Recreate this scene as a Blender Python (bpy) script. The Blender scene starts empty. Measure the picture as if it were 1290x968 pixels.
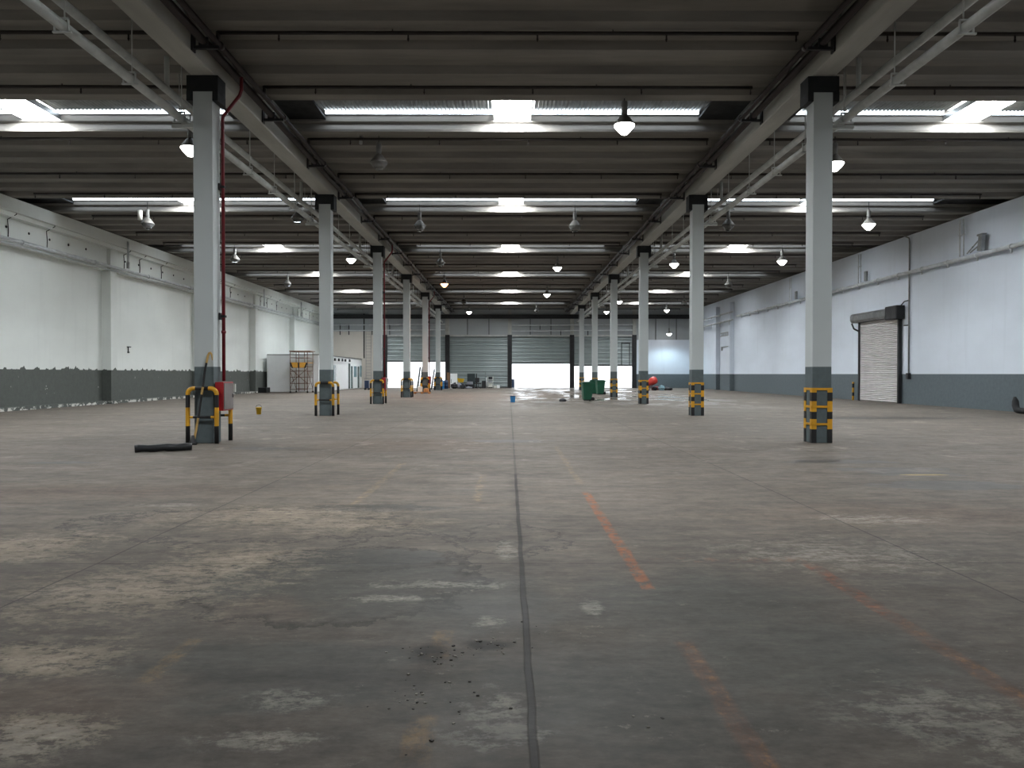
import bpy, bmesh, math, random
from mathutils import Vector, Matrix
random.seed(7)
sc = bpy.context.scene
COL = sc.collection
PI = math.pi

# ------------------------------------------------------------------ measuring helpers
F, VX, HY, CH, CX = 969.0, 641.0, 471.5, 1.5, -0.1     # focal (px), vanishing point, camera height and x
def X(px, D): return (px - VX) / F * D + CX
def Z(py, D): return (HY - py) / F * D + CH
def FD(py): return CH * F / (py - HY)                   # distance of a floor point
def FL(px, py):
    d = FD(py); return X(px, d), d

def lin(c):
    return c / 12.92 if c <= .04045 else ((c + .055) / 1.055) ** 2.4
def rgb(r, g, b): return (lin(r / 255), lin(g / 255), lin(b / 255), 1.0)

# ------------------------------------------------------------------ node helper
class NT:
    def __init__(s, name):
        s.m = bpy.data.materials.new(name); s.m.use_nodes = True
        s.t = s.m.node_tree; s.t.nodes.clear()
        s.out = s.t.nodes.new('ShaderNodeOutputMaterial')
        s._pos = None
    def put(s, sock, v):
        if v is None: return
        if isinstance(v, bpy.types.NodeSocket): s.t.links.new(v, sock)
        else:
            try: sock.default_value = v
            except Exception:
                sock.default_value = (v, v, v, 1.0) if len(sock.default_value) == 4 else (v, v, v)
    def node(s, typ, ins=None, **props):
        n = s.t.nodes.new(typ)
        for k, v in props.items(): setattr(n, k, v)
        for k, v in (ins or {}).items(): s.put(n.inputs[k], v)
        return n
    def pos(s):
        if s._pos is None: s._pos = s.t.nodes.new('ShaderNodeNewGeometry').outputs['Position']
        return s._pos
    def obj(s): return s.t.nodes.new('ShaderNodeTexCoord').outputs['Object']
    def xyz(s, v=None):
        n = s.node('ShaderNodeSeparateXYZ', {0: v or s.pos()}); return n.outputs[0], n.outputs[1], n.outputs[2]
    def math(s, op, a, b=0.0, clamp=False):
        return s.node('ShaderNodeMath', {0: a, 1: b}, operation=op, use_clamp=clamp).outputs[0]
    def scale(s, v, sx, sy, sz):
        return s.node('ShaderNodeVectorMath', {0: v, 1: (sx, sy, sz)}, operation='MULTIPLY').outputs[0]
    def noise(s, v, sc_, det=4.0, rough=.55, dist=0.0):
        return s.node('ShaderNodeTexNoise', {'Vector': v, 'Scale': sc_, 'Detail': det, 'Roughness': rough, 'Distortion': dist}).outputs[0]
    def mr(s, v, a, b, c=0.0, d=1.0, smooth=False):
        n = s.node('ShaderNodeMapRange', {0: v, 1: a, 2: b, 3: c, 4: d}, clamp=True)
        if smooth: n.interpolation_type = 'SMOOTHSTEP'
        return n.outputs[0]
    def mix(s, f, a, b, mode='MIX'):
        n = s.node('ShaderNodeMix', None, data_type='RGBA', blend_type=mode)
        s.put(n.inputs[0], f); s.put(n.inputs[6], a); s.put(n.inputs[7], b)
        return n.outputs[2]
    def bsdf(s, col, rough=.6, metal=0.0, spec=None, bump=None, bstr=.2, bdist=.01, **kw):
        p = s.node('ShaderNodeBsdfPrincipled', {'Base Color': col, 'Roughness': rough, 'Metallic': metal})
        if spec is not None: s.put(p.inputs['Specular IOR Level'], spec)
        for k, v in kw.items(): s.put(p.inputs[k.replace('_', ' ')], v)
        if bump is not None:
            b = s.node('ShaderNodeBump', {'Strength': bstr, 'Distance': bdist, 'Height': bump})
            s.t.links.new(b.outputs[0], p.inputs['Normal'])
        s.t.links.new(p.outputs[0], s.out.inputs[0]); return s.m

def simple(name, c, rough=.6, metal=0.0, var=.12, scale=3.0):
    n = NT(name); v = n.noise(n.obj(), scale, 5)
    dark = tuple(x * (1 - var * 2) for x in c[:3]) + (1,)
    return n.bsdf(n.mix(n.mr(v, .3, .62), dark, c), n.mr(v, .3, .7, rough + .08, max(.05, rough - .08)), metal)
def emit(name, c, st):
    n = NT(name)
    e = n.node('ShaderNodeEmission', {'Color': c, 'Strength': st}); n.t.links.new(e.outputs[0], n.out.inputs[0]); return n.m

# ------------------------------------------------------------------ mesh builder
class MB:
    def __init__(s): s.b = bmesh.new()
    def _f(s, vs, mi, smooth=False):
        try: f = s.b.faces.new(vs)
        except ValueError: return
        f.material_index = mi; f.smooth = smooth
    def box(s, x0, x1, y0, y1, z0, z1, mi=0, M=None, bev=0.0):
        x0, x1 = min(x0, x1), max(x0, x1); y0, y1 = min(y0, y1), max(y0, y1); z0, z1 = min(z0, z1), max(z0, z1)
        if bev > 0:
            t = bmesh.new(); bmesh.ops.create_cube(t, size=1)
            for v in t.verts: v.co = Vector(((x0 + x1) / 2 + v.co.x * (x1 - x0), (y0 + y1) / 2 + v.co.y * (y1 - y0), (z0 + z1) / 2 + v.co.z * (z1 - z0)))
            bmesh.ops.bevel(t, geom=t.edges[:], offset=bev, segments=2, affect='EDGES', profile=.5)
            mp = {v: s.b.verts.new(M @ v.co if M else v.co) for v in t.verts}
            for f in t.faces: s._f([mp[v] for v in f.verts], mi)
            t.free(); return s
        c = [Vector((x, y, z)) for x in (x0, x1) for y in (y0, y1) for z in (z0, z1)]
        v = [s.b.verts.new(M @ p if M else p) for p in c]
        for q in ((0, 1, 3, 2), (4, 6, 7, 5), (0, 4, 5, 1), (2, 3, 7, 6), (0, 2, 6, 4), (1, 5, 7, 3)): s._f([v[i] for i in q], mi)
        return s
    def hexa(s, bot, top, mi=0):
        v = [s.b.verts.new(Vector(p)) for p in list(bot) + list(top)]; n = len(bot)
        s._f(list(reversed(v[:n])), mi); s._f(v[n:], mi)
        for i in range(n): s._f([v[i], v[(i + 1) % n], v[n + (i + 1) % n], v[n + i]], mi)
        return s
    def tube(s, pts, r, seg=8, mi=0, caps=True, mfun=None, rads=None):
        P = [Vector(p) for p in pts]; rings = []; up = None
        for i, p in enumerate(P):
            d = (P[min(i + 1, len(P) - 1)] - P[max(i - 1, 0)]).normalized()
            if up is None:
                up = Vector((0, 0, 1)) if abs(d.z) < .9 else Vector((1, 0, 0))
            a = d.cross(up); 
            if a.length < 1e-5: a = d.cross(Vector((0, 1, 0)))
            a.normalize(); bb = a.cross(d).normalized(); up = bb
            rr = rads[i] if rads else r
            rings.append([s.b.verts.new(p + (a * math.cos(2 * PI * k / seg) + bb * math.sin(2 * PI * k / seg)) * rr) for k in range(seg)])
        for i in range(len(P) - 1):
            m = mfun(i) if mfun else mi
            for k in range(seg): s._f([rings[i][k], rings[i][(k + 1) % seg], rings[i + 1][(k + 1) % seg], rings[i + 1][k]], m, True)
        if caps: s._f(rings[0], mfun(0) if mfun else mi); s._f(list(reversed(rings[-1])), mfun(len(P) - 2) if mfun else mi)
        return s
    def lathe(s, prof, seg=20, mi=0, M=None, mfun=None):
        rings = []
        for (r, z) in prof:
            if r < 1e-5:
                p = Vector((0, 0, z)); rings.append([s.b.verts.new(M @ p if M else p)])
            else:
                ring = []
                for k in range(seg):
                    p = Vector((r * math.cos(2 * PI * k / seg), r * math.sin(2 * PI * k / seg), z)); ring.append(s.b.verts.new(M @ p if M else p))
                rings.append(ring)
        for i in range(len(rings) - 1):
            a, b = rings[i], rings[i + 1]; m = mfun(i) if mfun else mi
            for k in range(seg):
                k2 = (k + 1) % seg
                if len(a) == 1 and len(b) == 1: continue
                if len(a) == 1: s._f([a[0], b[k2], b[k]], m, True)
                elif len(b) == 1: s._f([a[k], a[k2], b[0]], m, True)
                else: s._f([a[k], a[k2], b[k2], b[k]], m, True)
        return s
    def prism_x(s, prof, x0, x1, mi=0, caps=True, close=True, mfun=None):
        A = [s.b.verts.new((x0, y, z)) for y, z in prof]; B = [s.b.verts.new((x1, y, z)) for y, z in prof]
        n = len(prof)
        for i in range(n if close else n - 1): s._f([A[i], A[(i + 1) % n], B[(i + 1) % n], B[i]], mfun(i) if mfun else mi)
        if caps and close: s._f(list(reversed(A)), mi); s._f(B, mi)
        return s
    def sheet(s, rows, mi=0, smooth=True, mfun=None):
        R = [[s.b.verts.new(Vector(p)) for p in r] for r in rows]
        for i in range(len(R) - 1):
            for k in range(len(R[0]) - 1): s._f([R[i][k], R[i][k + 1], R[i + 1][k + 1], R[i + 1][k]], mfun(i, k) if mfun else mi, smooth)
        return s
    def build(s, name, mats, parent=None, recalc=True, origin=None):
        if recalc: bmesh.ops.recalc_face_normals(s.b, faces=s.b.faces[:])
        if origin is not None:
            bmesh.ops.translate(s.b, vec=-Vector(origin), verts=s.b.verts[:])
        me = bpy.data.meshes.new(name); s.b.to_mesh(me); s.b.free()
        for m in (mats if isinstance(mats, (list, tuple)) else [mats]): me.materials.append(m)
        o = bpy.data.objects.new(name, me); COL.objects.link(o)
        if parent is not None: o.parent = parent
        if origin is not None: o.location = origin
        return o

def tag(o, label, cat, group=None):
    o['label'] = label; o['category'] = cat; o['kind'] = 'thing'
    if group: o['group'] = group
    return o
def thing(name, label, cat, loc=(0, 0, 0), rz=0.0, group=None):
    o = bpy.data.objects.new(name, None); COL.objects.link(o); o.location = loc; o.rotation_euler = (0, 0, rz)
    o.empty_display_size = .1
    return tag(o, label, cat, group)
def struct(o, label=None):
    o['kind'] = 'structure'
    if label: o['label'] = label
    return o
def dup(root, loc, rz=0.0, label=None, group=None):
    r = root.copy(); COL.objects.link(r); r.location = loc; r.rotation_euler = (0, 0, rz)
    if label: r['label'] = label
    if group: r['group'] = group
    for ch in list(root.children):
        c = ch.copy(); COL.objects.link(c); c.parent = r
        for g in list(ch.children):
            d = g.copy(); COL.objects.link(d); d.parent = c
    return r

ORD = ['nearest', 'second', 'third', 'fourth', 'fifth', 'sixth', 'seventh', 'eighth', 'ninth', 'tenth', 'eleventh', 'twelfth',
       'thirteenth', 'fourteenth', 'fifteenth', 'sixteenth', 'seventeenth', 'eighteenth', 'nineteenth', 'twentieth', 'twenty-first', 'twenty-second']

# ------------------------------------------------------------------ the hall's measures
XL, XR = -20.5, 20.0          # wall faces
YF, YB = -12.0, 83.0          # front (behind the camera) and back wall faces
CXX, CW = 6.71, .42           # column centre, width
COLY = [16.7 + 11 * k for k in range(6)]
ZR = 8.5                      # underside of the roof ribs
SK = [22.3 + 11 * m for m in range(-3, 6)]     # y of the lit edge behind each skylight
AISLE = [(-22.4, -6.99), (-6.43, 6.43), (6.99, 22.0)]

# ------------------------------------------------------------------ materials
def wall_mat(name, white, dado, zd, ragged=0.0, flakes=False, streak=.05):
    n = NT(name); x, y, z = n.xyz()
    p = n.pos()
    big = n.noise(n.scale(p, .25, .25, .5), 1.0, 4)
    st = n.noise(n.scale(p, 1.2, 1.2, .12), 1.6, 5, .6)
    w = n.mix(n.mr(big, .35, .65), tuple(c * .92 for c in white[:3]) + (1,), white)
    w = n.mix(n.mr(st, .55, .75, 0, streak * 4), w, tuple(c * .72 for c in white[:3]) + (1,))
    fine = n.noise(p, 7.0, 6, .65)
    d = n.mix(n.mr(fine, .3, .7), tuple(c * .86 for c in dado[:3]) + (1,), tuple(min(1, c * 1.1) for c in dado[:3]) + (1,))
    zz = z
    if ragged > 0:
        rg = n.noise(n.scale(p, 1.0, 1.0, .0), 2.6, 3, .6)
        zz = n.math('SUBTRACT', z, n.mr(rg, .48, .72, 0, ragged))
    f = n.mr(zz, zd - .006, zd + .006)
    c = n.mix(f, d, w)
    if flakes:
        fk = n.noise(n.scale(p, .7, .7, 1.0), 3.2, 5, .7)
        fm = n.math('MULTIPLY', n.mr(fk, .5, .54), n.mr(z, .10, .16, 1, 0))
        fs = n.math('MULTIPLY', n.mr(n.noise(p, 2.6, 4, .7), .70, .72), n.mr(z, 1.4, 1.45, 1, 0))
        c = n.mix(n.math('MAXIMUM', fm, fs), c, rgb(205, 205, 198))
    return n.bsdf(c, .75, bump=fine, bstr=.08)

M = {}
M['wall_l'] = wall_mat('wall_left_paint', rgb(222, 226, 222), rgb(84, 88, 84), 1.70, .20, True)
M['wall_r'] = wall_mat('wall_right_paint', rgb(214, 222, 232), rgb(92, 102, 106), 1.5, 0, False, .06)
M['column'] = wall_mat('column_paint', rgb(186, 192, 192), rgb(84, 94, 96), 1.66, 0, False, .02)
M['wall_f'] = wall_mat('wall_front_paint', rgb(205, 210, 210), rgb(92, 100, 100), 1.6)
def conc(name, a, b, sx=.15, sy=1.0, sz=1.0):
    n = NT(name); p = n.pos()
    v = n.noise(n.scale(p, sx, sy, sz), 2.2, 6, .6); f = n.noise(p, 9, 5, .6); g = n.noise(n.scale(p, .3, .3, .3), 1.0, 3)
    c = n.mix(n.mr(v, .32, .68), a, b); c = n.mix(n.mr(g, .4, .7, 0, .35), c, tuple(q * .72 for q in a[:3]) + (1,))
    c = n.mix(n.mr(f, .68, .78, 0, .3), c, tuple(q * .55 for q in a[:3]) + (1,))
    return n.bsdf(c, .85, bump=f, bstr=.1)
M['roof'] = conc('roof_concrete', rgb(108, 105, 100), rgb(132, 128, 122))
M['girder'] = conc('girder_concrete', rgb(158, 158, 152), rgb(180, 180, 174), 1.0, .15, 1.0)
M['capital'] = simple('capital_dark_paint', rgb(15, 19, 22), .7)
M['darksteel'] = simple('dark_steel', rgb(44, 44, 46), .5, .3)
M['darkpipe'] = simple('dark_brown_pipe_paint', rgb(44, 38, 36), .55, .1)
M['mainpipe'] = simple('maroon_black_pipe_paint', rgb(38, 28, 28), .45, .1)
M['redpipe'] = simple('red_pipe_paint', rgb(112, 16, 28), .4)
M['red'] = simple('red_enamel', rgb(150, 20, 32), .35, .0, .06)
M['whitepipe'] = simple('white_pipe_paint', rgb(178, 180, 176), .5)
M['wallpipe'] = simple('wall_pipe_paint', rgb(196, 200, 202), .5)
M['galv'] = simple('galvanised_sheet', rgb(150, 152, 152), .35, .8)
M['steeldoor'] = simple('brushed_cabinet_door', rgb(132, 124, 122), .4, .4, .05)
M['yellow'] = simple('yellow_safety_paint', rgb(210, 154, 28), .5)
M['poleyellow'] = simple('worn_yellow_pole', rgb(188, 152, 88), .6)
M['black'] = simple('black_safety_paint', rgb(26, 26, 28), .5)
M['rubber'] = simple('black_rubber', rgb(20, 20, 22), .75)
M['blackplastic'] = simple('black_plastic_pipe', rgb(30, 31, 34), .4)
M['shutter'] = simple('grey_green_shutter', rgb(136, 146, 146), .5, .2, .06, .6)
M['upperpanel'] = simple('grey_upper_panel', rgb(158, 163, 165), .7, 0, .05, .5)
M['beige'] = simple('beige_plaster', rgb(196, 190, 181), .8, 0, .04, .4)
M['roller'] = simple('pale_roller_slats', rgb(208, 203, 204), .45, .2, .05, 1.2)
M['greenbin'] = simple('green_bin_plastic', rgb(14, 84, 60), .45)
M['greenlid'] = simple('dark_green_lid_plastic', rgb(12, 66, 48), .45)
M['bluebucket'] = simple('blue_plastic', rgb(42, 120, 176), .45)
M['darkblue'] = simple('dark_blue_plastic', rgb(30, 52, 84), .5)
M['orange'] = simple('red_orange_drum_paint', rgb(200, 60, 50), .45)
M['wood'] = simple('raw_wood', rgb(176, 126, 74), .7, 0, .2, 8)
M['ply'] = simple('yellow_plywood', rgb(214, 158, 62), .7)
M['brown'] = simple('brown_board', rgb(140, 104, 74), .7)
M['white'] = simple('white_painted_board', rgb(242, 245, 246), .6, 0, .02)
M['offwhite'] = simple('off_white_plastic', rgb(214, 214, 206), .5)
M['tealglass'] = simple('dark_teal_glazing', rgb(66, 96, 100), .2)
M['paleglass'] = simple('pale_window_glazing', rgb(128, 164, 176), .2)
M['rust'] = simple('rusty_scaffold_tube', rgb(112, 74, 52), .6, .3, .25, 12)
M['aluminium'] = simple('aluminium_ladder', rgb(66, 72, 74), .6, .1)
M['darkboard'] = simple('dark_green_board', rgb(38, 50, 52), .6)
M['darkbag'] = simple('black_bag_film', rgb(34, 34, 40), .45)
M['greybag'] = simple('grey_sheeting', rgb(150, 152, 160), .7)
M['yelloww'] = simple('yellow_plastic', rgb(232, 186, 40), .45)
M['reflector'] = simple('grey_reflector_metal', rgb(96, 94, 90), .5, .3)
M['ballast'] = simple('pale_ballast_housing', rgb(112, 112, 110), .6, 0)
M['outground'] = simple('outdoor_pale_concrete', rgb(215, 215, 210), .9, 0, .05, .3)
g = NT('clear_lamp_glass'); M['glass'] = g.bsdf((.95, .97, .97, 1), .06, Transmission_Weight=.92, IOR=1.3)
M['lamp_on'] = emit('lit_lamp_glass', (1, .97, .92, 1), 9.0)
M['lamp_orange'] = emit('lit_orange_lamp_glass', (1, .42, .16, 1), 7.0)
M['sky_panel'] = emit('daylit_roof_panel', (.93, .97, 1, 1), 66.0)
M['sky_strip'] = emit('daylit_roof_strip', (.80, .90, 1, 1), 5.5)
n = NT('corrugated_roof_sheet'); v = n.noise(n.pos(), 3, 4)
M['sheet'] = n.bsdf(n.mix(n.mr(v, .3, .7), rgb(120, 122, 120), rgb(150, 152, 150)), .38, .55)

# ------------------------------------------------------------------ the floor
def floor_mat():
    n = NT('worn_concrete_floor'); p = n.pos(); x, y, z = n.xyz()
    big = n.noise(n.scale(p, .22, .3, 0), 1.0, 5, .6)
    mid = n.noise(n.scale(p, 1.0, 1.6, 0), 1.1, 8, .68)
    fine = n.noise(n.scale(p, 1.0, 1.5, 0), 14.0, 8, .7)
    grain = n.noise(p, 90.0, 4, .7)
    streak = n.noise(n.scale(p, .6, 1.5, 0), 1.6, 9, .7)
    edge = n.noise(n.scale(p, 1.0, 1.0, 0), 2.6, 9, .7)
    flake = n.noise(n.scale(p, 1.0, 1.5, 0), 6.5, 11, .76)
    flake = n.math('ADD', flake, n.math('MULTIPLY', n.math('SUBTRACT', n.noise(n.scale(p, 1.0, 1.7, 0), 26.0, 8, .75), .5), .45))
    scuff = n.noise(n.scale(p, .5, 2.4, 0), 5.0, 8, .7)
    def mul(*a):
        r = a[0]
        for q in a[1:]: r = n.math('MULTIPLY', r, q)
        return r
    c = n.mix(n.mr(big, .35, .65), rgb(98, 90, 82), rgb(118, 109, 100))
    c = n.mix(n.mr(mid, .38, .66, 0, .7), c, rgb(98, 93, 86))
    c = n.mix(n.mr(streak, .5, .68, 0, .5), c, rgb(130, 116, 104))
    c = n.mix(n.mr(streak, .46, .32, 0, .5), c, rgb(86, 83, 77))
    c = n.mix(n.mr(fine, .35, .75, 0, .35), c, rgb(76, 71, 66))
    c = n.mix(n.mr(y, 6, 26, 0, .45), c, rgb(118, 113, 106))          # paler, more even tone deeper in the hall
    c = n.mix(n.mr(y, 8.5, 3.5, 0, .55), c, rgb(80, 74, 67))          # darker tone towards the camera
    def tone(c, f): return n.mix(1.0, c, f, 'MULTIPLY')
    def blob(cx, cy, rx, ry, amp=.9, soft=.25):
        d = n.node('ShaderNodeVectorMath', {0: p, 1: (-cx, -cy, 0)}, operation='ADD').outputs[0]
        l = n.node('ShaderNodeVectorMath', {0: n.scale(d, 1 / rx, 1 / ry, 0)}, operation='LENGTH').outputs['Value']
        l = n.math('ADD', l, n.math('MULTIPLY', n.math('SUBTRACT', edge, .5), amp * 2))
        return n.mr(l, 1.0 - soft, 1.0, 1, 0)
    def bp(px, py, rx, ry, amp=.9, soft=.25):
        a, b = FL(px, py); return blob(a, b, rx, ry, amp, soft)
    def many(lst):
        r = None
        for q in lst: r = q if r is None else n.math('MAXIMUM', r, q)
        return r
    dk = many([bp(420, 735, 1.05, .95, .5, .2), bp(330, 850, 1.0, .55, .6), bp(760, 880, 1.3, .8, .7, .6), bp(1000, 830, 1.2, .9, .7, .6), bp(600, 760, .8, .8, .8, .5), bp(880, 760, 1.2, 1.0, .7, .6)])
    c = n.mix(mul(dk, .75), c, rgb(70, 69, 63))
    rd = many([bp(60, 620, 3.0, 1.0, .8, .7), bp(90, 880, .7, .4, .8, .6), bp(1180, 650, 2.2, 1.0, .8, .7), bp(520, 560, 3.0, 2.0, .8, .7), bp(330, 770, .5, .4, .9, .6)])
    c = n.mix(mul(rd, .45), c, rgb(108, 92, 80))
    def ring(px, py, rx, ry, amp=1.0):
        a, b = FL(px, py)
        d = n.node('ShaderNodeVectorMath', {0: p, 1: (-a, -b, 0)}, operation='ADD').outputs[0]
        l = n.node('ShaderNodeVectorMath', {0: n.scale(d, 1 / rx, 1 / ry, 0)}, operation='LENGTH').outputs['Value']
        l = n.math('ADD', l, n.math('MULTIPLY', n.math('SUBTRACT', edge, .5), amp * 2))
        return mul(n.mr(l, .84, 1.0), n.mr(l, 1.0, 1.02, 1, 0))
    rim = many([ring(455, 705, .8, .42, 1.0), ring(420, 735, 1.05, .95, .6), ring(520, 690, .7, .5, 1.2), ring(640, 680, .5, .6, 1.2), ring(300, 660, 1.6, .9, 1.0)])
    c = n.mix(mul(rim, .85), c, rgb(54, 52, 47))
    st = many([bp(455, 703, .72, .32, .8, .12), bp(640, 556, 1.0, .45, 1.2, .3), bp(1055, 582, 1.1, .35, 1.4, .3), bp(1120, 592, 1.2, .3, 1.4, .3), bp(1200, 612, 1.1, .5, 1.0, .2), bp(1150, 597, .8, .4, 1.2, .3),
               bp(330, 565, .9, .35, 1.0, .3), bp(75, 583, .7, .2, 1.0, .3), bp(470, 640, .9, .25, 1.3, .2), bp(1110, 527, 3.0, .8, 1.2, .3)])
    c = n.mix(mul(st, .8), c, rgb(66, 63, 58))
    # worn pale coat, flaking
    lt = many([bp(165, 745, 1.25, 1.1, .9, .9), bp(290, 710, 1.0, 1.1, .9, .9), bp(360, 650, 2.0, 1.1, .9, .9), bp(430, 660, 1.5, .8, .9, .9), bp(60, 830, .65, .4, .8, .7), bp(20, 690, 1.0, .9, .8, .7), bp(40, 930, .5, .3, .8, .7)])
    ltm = mul(lt, n.mr(n.math('ADD', flake, n.math('MULTIPLY', n.math('SUBTRACT', lt, .5), .12)), .47, .53))
    c = n.mix(mul(ltm, .72), c, rgb(152, 140, 124))
    wt = many([bp(370, 885, .26, .16, 1.0, .6), bp(310, 935, .36, .12, 1.0, .6), bp(30, 935, .4, .24, .8, .6), bp(1250, 920, .5, .6, .8, .8), bp(1150, 900, .5, .4, .9, .9), bp(625, 890, .28, .3, .9, .8), bp(618, 785, .14, .14, 1.0, .5), bp(640, 695, .14, .5, .9, .6),
               bp(560, 738, .7, .14, 1.2, .6), bp(745, 765, .09, .25, 1.0, .5), bp(1100, 655, .9, .4, 1.0, .6), bp(215, 637, .6, .2, 1.0, .5), bp(630, 930, .3, .14, 1.0, .5), bp(480, 755, .5, .1, 1.2, .5), bp(1060, 700, 1.6, 1.0, 1.0, .9)])
    wtm = mul(wt, n.mr(n.math('ADD', flake, n.math('MULTIPLY', n.math('SUBTRACT', wt, .6), .1)), .47, .58))
    c = n.mix(mul(wtm, .55), c, rgb(154, 149, 140))
    spk = mul(n.mr(flake, .60, .64), n.mr(mid, .45, .6), n.mr(y, 16, 8))
    c = n.mix(mul(spk, .4), c, rgb(156, 148, 136))
    c = n.mix(mul(n.mr(scuff, .64, .70), n.mr(big, .42, .58), .35), c, rgb(160, 152, 142))
    c = n.mix(mul(n.mr(scuff, .36, .30), n.mr(mid, .42, .58), .4), c, rgb(66, 62, 57))
    def rect(x0, x1, y0, y1, s=.02, w=.0):
        a = n.math('ADD', x, n.math('MULTIPLY', n.math('SUBTRACT', edge, .5), w)); b = n.math('ADD', y, n.math('MULTIPLY', n.math('SUBTRACT', edge, .5), w * 3))
        return mul(n.mr(a, x0 - s, x0 + s), n.mr(a, x1 - s, x1 + s, 1, 0), n.mr(b, y0 - s * 2, y0 + s * 2), n.mr(b, y1 - s * 2, y1 + s * 2, 1, 0))
    c = n.mix(mul(rect(-1.66, -.5, 3.68, 3.86, .03), .7), c, rgb(62, 58, 53))
    # old paint lines
    wear = n.noise(n.scale(p, 1, .7, 0), 8.0, 10, .78)
    c = n.mix(mul(rect(.825, .925, 5.35, 9.75, .012, .06), n.mr(wear, .44, .53), .75), c, rgb(150, 90, 52))
    fad = many([rect(2.21, 2.33, 3.0, 6.1, .015, .05), rect(.83, .93, 2.6, 4.3, .015, .05)])
    c = n.mix(mul(fad, n.mr(wear, .34, .6), .75), c, rgb(110, 80, 64))
    c = n.mix(mul(fad, n.mr(wear, .54, .62), .6), c, rgb(140, 104, 66))
    c = n.mix(mul(rect(2.21, 2.33, 4.7, 6.0, .015, .05), n.mr(wear, .48, .6), .5), c, rgb(136, 80, 60))
    fad2 = many([rect(-.53, -.41, 2.9, 3.35, .012, .06), rect(-.53, -.42, 4.05, 4.5, .012, .08), rect(-1.92, -1.83, 3.72, 4.35, .015, .06)])
    c = n.mix(mul(fad2, n.mr(wear, .42, .6), .65), c, rgb(134, 108, 74))
    fad3 = many([rect(-1.93, -1.83, 8.8, 13.0, .02, .08), rect(-.53, -.43, 9.0, 11.5, .02, .1), rect(.83, .92, 10.5, 16, .02, .1)])
    c = n.mix(mul(fad3, n.mr(wear, .46, .6), .45), c, rgb(160, 138, 100))
    c = n.mix(mul(rect(1.0, 2.3, 6.12, 6.24, .02, .1), n.mr(wear, .48, .62), .5), c, rgb(140, 98, 74))
    yl = many([bp(1165, 599, .4, .1, .8, .3)])
    c = n.mix(mul(yl, .6), c, rgb(180, 152, 80))
    cr = many([bp(541, 826, .12, .2, .9, .5), bp(615, 814, .17, .09, 1.0, .5)])
    c = n.mix(mul(bp(522, 955, .09, .12, .8, .6), .4), c, rgb(52, 47, 42))
    c = n.mix(mul(cr, .85), c, rgb(44, 40, 36))
    # joints
    wob = n.math('MULTIPLY', n.math('SUBTRACT', n.noise(n.scale(p, 1, 1, 0), 1.2, 3), .5), .03)
    def vj(x0, w):
        return n.mr(n.math('ABSOLUTE', n.math('ADD', n.math('SUBTRACT', x, x0), wob)), w * .6, w, 1, 0)
    def hj(y0, per, w):
        q = n.math('ADD', n.math('SUBTRACT', y, y0), wob)
        q = n.math('ABSOLUTE', n.math('SUBTRACT', n.math('FLOORED_MODULO', n.math('ADD', q, per / 2), per), per / 2))
        return n.mr(q, w * .5, w, 1, 0)
    jm = many([mul(vj(0.0, .022), n.mr(y, 11.3, 11.6, 1, .45)), mul(many([vj(-3.36, .011), vj(3.28, .011), vj(-10.2, .012), vj(10.2, .012), vj(13.5, .015)]), .7), mul(hj(6.07, 5.5, .009), n.mr(mid, .35, .6, .45, .9))])
    c = n.mix(mul(n.mr(n.math('ABSOLUTE', n.math('ADD', x, wob)), .02, .13, 1, 0), n.mr(mid, .35, .6, .1, .5), n.mr(y, 11.3, 11.6, 1, .3)), c, rgb(66, 61, 55))
    c = n.mix(mul(jm, .85), c, rgb(40, 37, 34))
    c = n.mix(n.mr(grain, .55, .8, 0, .25), c, rgb(56, 52, 48))
    m3 = n.noise(n.scale(p, 1.0, 1.8, 0), 3.4, 10, .72)
    c = tone(c, n.mr(m3, .32, .68, .66, 1.26)); c = tone(c, n.mr(fine, .3, .7, .74, 1.24)); c = tone(c, n.mr(scuff, .35, .65, .92, 1.07)); c = tone(c, n.mr(n.noise(n.scale(p, .35, .9, 0), .8, 7, .65), .35, .65, .84, 1.14))
    spots = mul(n.mr(n.noise(n.scale(p, .7, 1.0, 0), 1.7, 8, .7), .63, .67), n.mr(y, 9, 14))
    c = n.mix(mul(spots, .45), c, rgb(76, 71, 65))
    pale = mul(n.mr(n.noise(n.scale(p, .5, .35, 0), 2.3, 9, .7), .58, .64), n.mr(y, 9, 14))
    c = n.mix(mul(pale, .3), c, rgb(166, 158, 148))
    c = n.mix(1.0, c, (.945, .925, .885, 1), 'MULTIPLY')
    # wet film deep in the hall, in front of the open shutters
    wn = n.noise(n.scale(p, .55, .28, 0), 1.0, 6, .65)
    reg = mul(n.mr(y, 30, 46), n.mr(x, -1.0, .6), n.mr(x, 11, 14, 1, 0))
    wet = mul(n.mr(wn, .47, .56), reg)
    ro = n.mr(mid, .3, .7, .62, .8)
    ro = n.mix(wet, n.mix(mul(n.math('MAXIMUM', st, mul(dk, .5)), .5), ro, (.38, .38, .38, 1)), (.14, .14, .14, 1))
    c = n.mix(mul(wet, .35), c, rgb(90, 92, 84))
    h = n.math('SUBTRACT', n.math('ADD', mul(fine, .5), mul(n.math('MAXIMUM', ltm, wtm), .3)), mul(jm, 2.0))
    wetdry = n.math('SUBTRACT', 1.0, mul(wet, .8))
    return n.bsdf(c, ro, 0, .26, bump=mul(h, wetdry), bstr=.4, bdist=.006)
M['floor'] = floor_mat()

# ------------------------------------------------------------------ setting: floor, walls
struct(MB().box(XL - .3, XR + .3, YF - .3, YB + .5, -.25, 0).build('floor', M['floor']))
struct(MB().box(-60, 60, YB + .5, 150, -.3, -.03).build('floor_outside_rear', M['outground']))
struct(MB().box(-60, 60, -60, YF - .3, -.3, -.03).build('floor_outside_front', M['outground']))

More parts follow.
